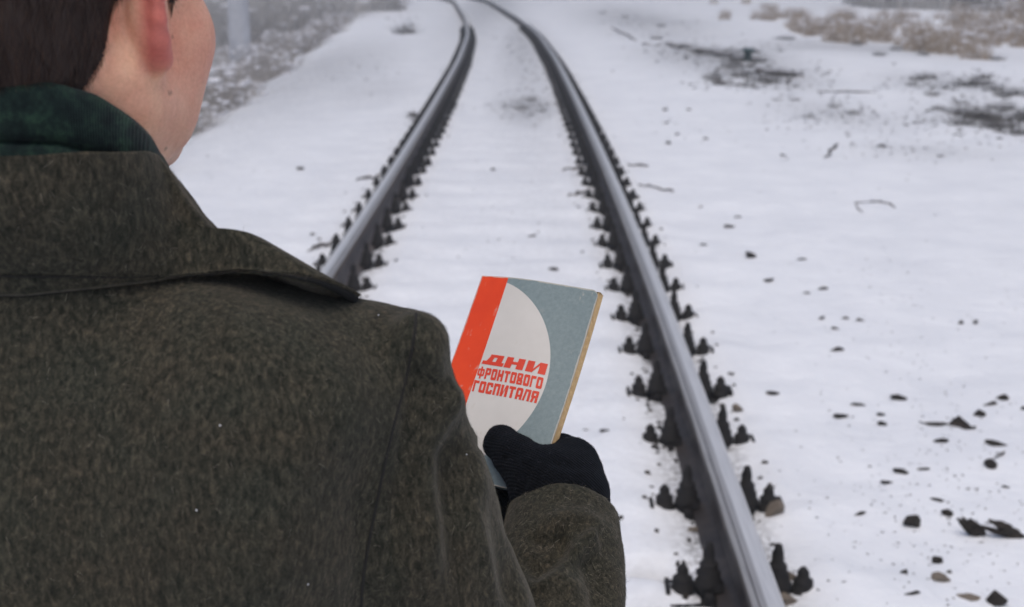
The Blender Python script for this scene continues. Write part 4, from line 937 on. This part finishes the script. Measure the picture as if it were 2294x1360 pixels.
def m_cover():
    m, nt, b = mat('printed_cover', (.3, .36, .37), .42); at = node(nt, 'ShaderNodeUVMap'); at.uv_map = 'UVMap'
    sp = node(nt, 'ShaderNodeSeparateXYZ'); nt.links.new(at.outputs[0], sp.inputs[0]); u, v = sp.outputs[0], sp.outputs[1]    # metres x10
    du = mth(nt, 'SUBTRACT', u, .105); dv = mth(nt, 'SUBTRACT', v, 1.005); rr = mth(nt, 'SQRT', mth(nt, 'ADD', mth(nt, 'MULTIPLY', du, du), mth(nt, 'MULTIPLY', dv, dv)))
    inside = mth(nt, 'LESS_THAN', rr, .9635); red = mth(nt, 'LESS_THAN', u, .331)
    co = objco(nt); fine = noise(nt, co, 260, 5, .7); big = noise(nt, co, 16, 4, .6)
    grey = ramp(nt, fine, [(.3, (.17, .225, .235)), (.7, (.235, .295, .30))]); cream = ramp(nt, big, [(.3, (.60, .575, .535)), (.7, (.68, .655, .615))]); rd = ramp(nt, big, [(.3, (.72, .050, .010)), (.7, (.84, .072, .013))])
    c = mix(nt, inside, grey, cream); c = mix(nt, red, c, rd)
    # pale scuffs and edge wear
    mp = node(nt, 'ShaderNodeMapping'); mp.inputs['Rotation'].default_value = (0, .7, 0); mp.inputs['Scale'].default_value = (160, 160, 9); nt.links.new(co, mp.inputs[0])
    sc = ramp(nt, noise(nt, mp.outputs[0], 1.1, 3, .5), [(.63, (0, 0, 0)), (.70, (1, 1, 1))]); sc = mth(nt, 'MULTIPLY', sc, ramp(nt, noise(nt, co, 30, 3), [(.45, (0, 0, 0)), (.65, (.38,) * 3)]))
    eu = mth(nt, 'MINIMUM', mth(nt, 'MINIMUM', u, mth(nt, 'SUBTRACT', 1.3, u)), mth(nt, 'MINIMUM', v, mth(nt, 'SUBTRACT', 2.0, v)))
    ew = mth(nt, 'LESS_THAN', mth(nt, 'ADD', eu, mth(nt, 'MULTIPLY', mth(nt, 'SUBTRACT', noise(nt, co, 90, 4), .5), .03)), .011)
    c = mix(nt, mth(nt, 'MAXIMUM', sc, mth(nt, 'MULTIPLY', ew, .7)), c, (.55, .50, .42))
    nt.links.new(c, b.inputs['Base Color']); b.inputs['Specular IOR Level'].default_value = .35
    n1 = bump(nt, b, noise(nt, co, 25, 5, .6), .25, .0015); bump(nt, b, fine, .12, .0003, n1); return m
M['cover'] = m_cover(); M['pages'] = simple_noise_mat('yellowed_page_edges', (.46, .31, .15), (.62, .45, .25), 300, .9, 0, .4, .0004)
M['backcover'] = mat('back_cover_card', (.20, .25, .26), .5)[0]
M['ink'] = simple_noise_mat('red_title_ink', (.66, .042, .014), (.74, .055, .018), 60, .5, 0, 0)
def cover(name, n0, n1, m, bendon=True, uv=True, inset=0.):
    nu, nv = 66, 100; us = np.linspace(inset, BW - inset, nu); vs = np.linspace(inset, BH - inset, nv); V = []
    rad = .0068
    for face in (n1, n0):
        for v in vs:
            for u in us:
                uu, vv = u, v
                for (cu, cv, su, sv) in ((BW - inset - rad, BH - inset - rad, 1, 1), (BW - inset - rad, inset + rad, 1, -1)):
                    du, dv = (u - cu) * su, (v - cv) * sv
                    if du > 0 and dv > 0:
                        mxx = max(du, dv); L = math.hypot(du, dv); uu = cu + su * du * mxx / L; vv = cv + sv * dv * mxx / L
                V.append(to_b(bw(uu, face + bend(uu, vv), vv)))
    n = nu * nv; F = []
    for j in range(nv - 1):
        for i in range(nu - 1): a = j * nu + i; F += [(a, a + 1, a + 1 + nu, a + nu), (n + a, n + a + nu, n + a + nu + 1, n + a + 1)]
    bd = [j * nu for j in range(nv - 1, 0, -1)] + list(range(nu)) + [j * nu + nu - 1 for j in range(1, nv)] + [(nv - 1) * nu + i for i in range(nu - 2, -1, -1)]
    bd = bd[:-1] if bd[0] == bd[-1] else bd
    for a, b in zip(bd, bd[1:] + bd[:1]): F.append((a, n + a, n + b, b))
    o = mesh_np(name, np.array(V), np.array(F), m, book, True)
    if uv:
        l = o.data.uv_layers.new(name='UVMap'); vi = np.zeros(len(o.data.loops), np.int32); o.data.loops.foreach_get('vertex_index', vi); k = vi % n
        U = np.stack([us[k % nu] * 10, vs[k // nu] * 10], 1); l.data.foreach_set('uv', U.astype(np.float32).ravel())
    md = o.modifiers.new('e', 'EDGE_SPLIT'); md.split_angle = R(50)
    return o
cover('front_cover', -.0006, 0, M['cover']); cover('back_cover', -BT - .0006, -BT, M['backcover'], uv=False)
# page block: leaves ride slightly proud of the worn cover on the fore edge
V = []; nl = 12; nv = 60
for k in range(nl + 1):
    n = -.0007 - (BT - .0009) * k / nl; e = .0012 * math.sin(k * 2.3) * .35
    for v in np.linspace(.0012, BH - .0012, nv):
        V.append(to_b(bw(BW + .0022 * (k / nl) ** .7 + e - .0008, n + bend(BW, v), v)))
F = smin_quads(nv, nl + 1); top = len(V)
for v_ in (.0012, BH - .0012):
    base = len(V)
    for k in range(nl + 1):
        n = -.0007 - (BT - .0009) * k / nl
        for u in np.linspace(.001, BW + .0014, 40): V.append(to_b(bw(u, n + bend(u, v_), v_)))
    F += [tuple(base + i for i in f) for f in smin_quads(40, nl + 1)]
mesh_np('page_block', np.array(V), np.array(F), M['pages'], book, False)
V = [];  # spine
for k in range(9):
    a = math.pi * k / 8
    for v in np.linspace(0, BH, 30): V.append(to_b(bw(-.0008 * math.sin(a), -BT / 2 - .0004 + (BT / 2 - .0004) * math.cos(a) + bend(0, v) * .6, v)))
mesh_np('spine', np.array(V), np.array(smin_quads(30, 9)), mat('red_spine_card', (.62, .075, .02), .5)[0], book, True)
# lettering: every glyph from strokes in a unit cell
def sub(P, n=5):
    P = [np.array(q) for q in P]; out = []
    for k in range(n):
        a, b2 = k / n, (k + 1) / n; out.append([tuple(P[0] * (1 - a) + P[1] * a), tuple(P[0] * (1 - b2) + P[1] * b2), tuple(P[3] * (1 - b2) + P[2] * b2), tuple(P[3] * (1 - a) + P[2] * a)])
    return out
def glyphs():
    T = .24
    def ring(x0, y0, x1, y1, t, gap=None, c=.16, tx=None):
        tx = tx or t; n = 5; out = []; inn = []
        for (cx, cy, a0) in ((x1 - c, y1 - c, 0), (x0 + c, y1 - c, 90), (x0 + c, y0 + c, 180), (x1 - c, y0 + c, 270)):
            for k in range(n):
                a = R(a0 + 90 * k / (n - 1)); out.append((cx + c * math.cos(a), cy + c * math.sin(a)))
                inn.append((min(max(cx + c * math.cos(a), x0 + tx), x1 - tx), min(max(cy + c * math.sin(a), y0 + t * .75), y1 - t * .75)))
        q = []; m = len(out)
        for k in range(m):
            if gap and k == m - 1: continue
            q.append([out[k], out[(k + 1) % m], inn[(k + 1) % m], inn[k]])
        return q
    def r(x0, y0, x1, y1): return [[(x0, y0), (x1, y0), (x1, y1), (x0, y1)]]
    def q(*p): return [list(p)]
    g = {}
    w = .365
    g['О'] = ring(0, 0, 1, 1, .32, tx=w)
    g['С'] = [a for a in ring(0, 0, 1, 1, .32, gap=True, tx=w)] + r(1 - w, .62, 1, .80) + r(1 - w, .2, 1, .38)
    g['Г'] = r(0, 0, w, 1) + r(w, .76, 1, 1)
    g['П'] = r(0, 0, w, 1) + r(w, .76, 1 - w, 1) + r(1 - w, 0, 1, 1)
    g['Н'] = r(0, 0, w, 1) + r(w, .38, 1 - w, .64) + r(1 - w, 0, 1, 1)
    g['И'] = r(0, 0, w, 1) + r(1 - w, 0, 1, 1) + q((w, .05), (1 - w, .72), (1 - w, 1.0), (w, .33))
    g['Т'] = r(0, .76, 1, 1) + r(.31, 0, .69, .76)
    g['Р'] = r(0, 0, w, .38) + ring(0, .38, 1, 1, .28, tx=w, c=.14)
    g['Я'] = r(1 - w, 0, 1, .38) + ring(0, .38, 1, 1, .28, tx=w, c=.14) + q((0, 0), (w, 0), (w + .12, .38), (.12, .38))
    g['В'] = ring(0, .46, .95, 1, .24, tx=w, c=.12) + ring(0, 0, 1, .461, .24, tx=w, c=.12)
    g['Ф'] = ring(0, .2, 1, .86, .24, tx=.235, c=.16) + r(.375, -.05, .625, .20) + r(.375, .20, .625, .86) + r(.375, .86, .625, 1.05)
    g['А'] = r(0, 0, w, .86) + r(1 - w, 0, 1, .86) + q((0, .86), (1, .86), (.86, 1), (.14, 1)) + r(w, .22, 1 - w, .42) + r(w, .76, 1 - w, .86)
    g['Л'] = q((-.05, 0), (.28, 0), (.42, .8), (.12, .8)) + r(.12, .8, 1, 1) + r(1 - w, 0, 1, .8)
    g['Д'] = r(-.08, 0, 1.08, .34) + q((.10, .34), (.42, .34), (.46, .74), (.20, .74)) + q((.62, .34), (.95, .34), (.95, .74), (.62, .74)) + r(.20, .74, .95, 1)
    return g
GL = glyphs()
def row(text, TL, TR, BR_, BL, gap, widths=None):
    c = [np.array(p) for p in (TL, TR, BR_, BL)]; W_ = widths or [1.] * len(text); tot = sum(W_) + gap * (len(text) - 1); x = 0; out = []
    for ch, ww in zip(text, W_):
        for poly in GL[ch]:
            P = []
            for (a, b) in poly:
                u = (x + a * ww) / tot; P.append((c[3] * (1 - u) + c[2] * u) * (1 - b) + (c[0] * (1 - u) + c[1] * u) * b)
            out.append(P)
        x += ww + gap
    return out
V = []; F = []; kq = 0
for ps in (row('ДНИ', (.0385, .1208), (.1028, .1213), (.1032, .1103), (.0362, .1103), .13), row('ФРОНТОВОГО', (.0333, .1070), (.1032, .1076), (.1042, .0965), (.0342, .0960), .16, [1.25, 1, 1, 1, 1, 1, 1, 1, .85, 1]), row('ГОСПИТАЛЯ', (.0335, .0935), (.1036, .0938), (.1040, .0825), (.0345, .0822), .15, [.85, 1, 1, 1, 1.1, 1, 1, 1, 1])):
    for P_ in ps:
        off = .00022 + .000004 * (kq % 7); kq += 1
        for P in sub(P_):
            b0 = len(V)
            for (u, v) in P: V.append(to_b(bw(u, off + bend(u, v), v)))
            F.append(tuple(b0 + i for i in range(4)))
me = bpy.data.meshes.new('title_lettering'); me.from_pydata([tuple(v) for v in V], [], F); me.materials.append(M['ink']); o = bpy.data.objects.new('title_lettering', me); col.objects.link(o); o.parent = book
tag(book, 'worn paperback, orange-red strip and cream half disc on grey-blue, held in a black glove', 'book')

# ------------------------------------------------------------------ gloves
def bl(px, py, n): u, v = binv(px, py, n); return bw(u, n, v)
Gf = Field(np.arange(-.055, .125, .0017), np.arange(.98, 1.22, .0017), np.arange(.90, 1.075, .0017))
W0 = C(1258, 1160, 1.15); TR_ = .0175
thumb = [bl(1228, 1112, .016), bl(1195, 1062, .024), bl(1160, 1028, .0215), bl(1124, 994, .0165)]
Gf.chain(thumb, [.0245, .0205, .0175, .0168], .012)
K1 = bl(1282, 1030, -.012); K2 = bl(1295, 1062, -.008); K3 = bl(1300, 1097, -.004); K4 = bl(1300, 1130, .000)
palm = bl(1262, 1105, .004)
Gf.cap(W0, palm, .030, .034, .02); Gf.cap(palm, K2, .030, .0195, .012); Gf.cap(palm, K3, .030, .0185, .012); Gf.cap(W0, K4, .028, .020, .02); Gf.cap(thumb[0], palm, .026, .028, .02)
Gf.cap(thumb[0], K1, .018, .0185, .022); Gf.cap(K1, K4, .0155, .0150, .008)
fing = [(K1, bl(1258, 1012, -.024), bl(1215, 1005, -.026), bl(1165, 1018, -.0245), .0145), (K2, bl(1275, 1042, -.028), bl(1215, 1048, -.029), bl(1150, 1052, -.0255), .0145), (K3, bl(1275, 1080, -.028), bl(1220, 1085, -.028), bl(1160, 1085, -.025), .0135), (K4, bl(1285, 1112, -.026), bl(1230, 1118, -.026), bl(1185, 1115, -.024), .012)]
for a, b, c, d, r in fing: Gf.chain([a, b, c, d], [r * 1.2, r * 1.08, r, r * .92], .005)
# keep the glove out of the pages
V, F = Gf.mesh(); del Gf; V = smooth(V, F, 2, .5); N = vnorm(V, F)
V = V + N * (.0008 * fbm(V[:, 0] * 120, V[:, 2] * 120 + V[:, 1] * 70, 2, 40))[:, None]
FOc = [([(1165, 1110), (1185, 1060), (1175, 1030)], 8, -.0015), ([(1105, 1022), (1130, 1032), (1140, 1020)], 6, -.0012), ([(1230, 1030), (1280, 1045), (1330, 1040)], 12, -.002)]
for p_, w_, a_ in FOc: V = fold(V, N, p_, w_, a_)
N = vnorm(V, F); glove = pmesh('glove', V, F, M['glove']); glove['label'] = 'black knitted right glove gripping the book'
P0, N0 = sample(V, N, F, 16000); D = unit(rng.normal(size=(len(P0), 3))); D = unit(D - N0 * np.einsum('ij,ij->i', D, N0)[:, None])
M['gfib'] = m_fibre('black_fibres', [(0, (.003, .003, .004)), (.97, (.012, .013, .018)), (1, (.10, .10, .12))])
a, b_, c_ = ribbons('f', P0, D, N0, rng.uniform(.0015, .0045, len(P0)), np.full(len(P0), .0002), None, None, rng.random(len(P0)), .6, 2)
pmesh('fuzz', a, b_, M['gfib'], glove, attr={'tone': c_})
Gf = Field(np.arange(-.13, .055, .0026), np.arange(1.04, 1.25, .0026), np.arange(.86, 1.06, .0026))
Lp = C(1112, 1150, 1.20); Gf.cap(WL, Lp, .028, .031, .02)
for i in range(4):
    a = Lp + np.array([.010, .012 + .002 * i, -.016 + .011 * i]); b = a + np.array([.030, .012, .012]); c = b + np.array([.014, .002, .016]); Gf.chain([a, b, c], [.0125, .0115, .010], .004)
Gf.chain([Lp + [.0, -.012, -.01], Lp + [.022, -.024, .004], Lp + [.034, -.018, .016]], [.015, .0125, .011], .006)
V, F = Gf.mesh(); V = smooth(V, F, 2, .5); g2 = pmesh('glove', V, F, M['glove']); g2['label'] = 'black left glove, almost hidden below the book'
tag(person, 'young man seen from behind in brown-green wool greatcoat and green sweater, holding a book', 'person')
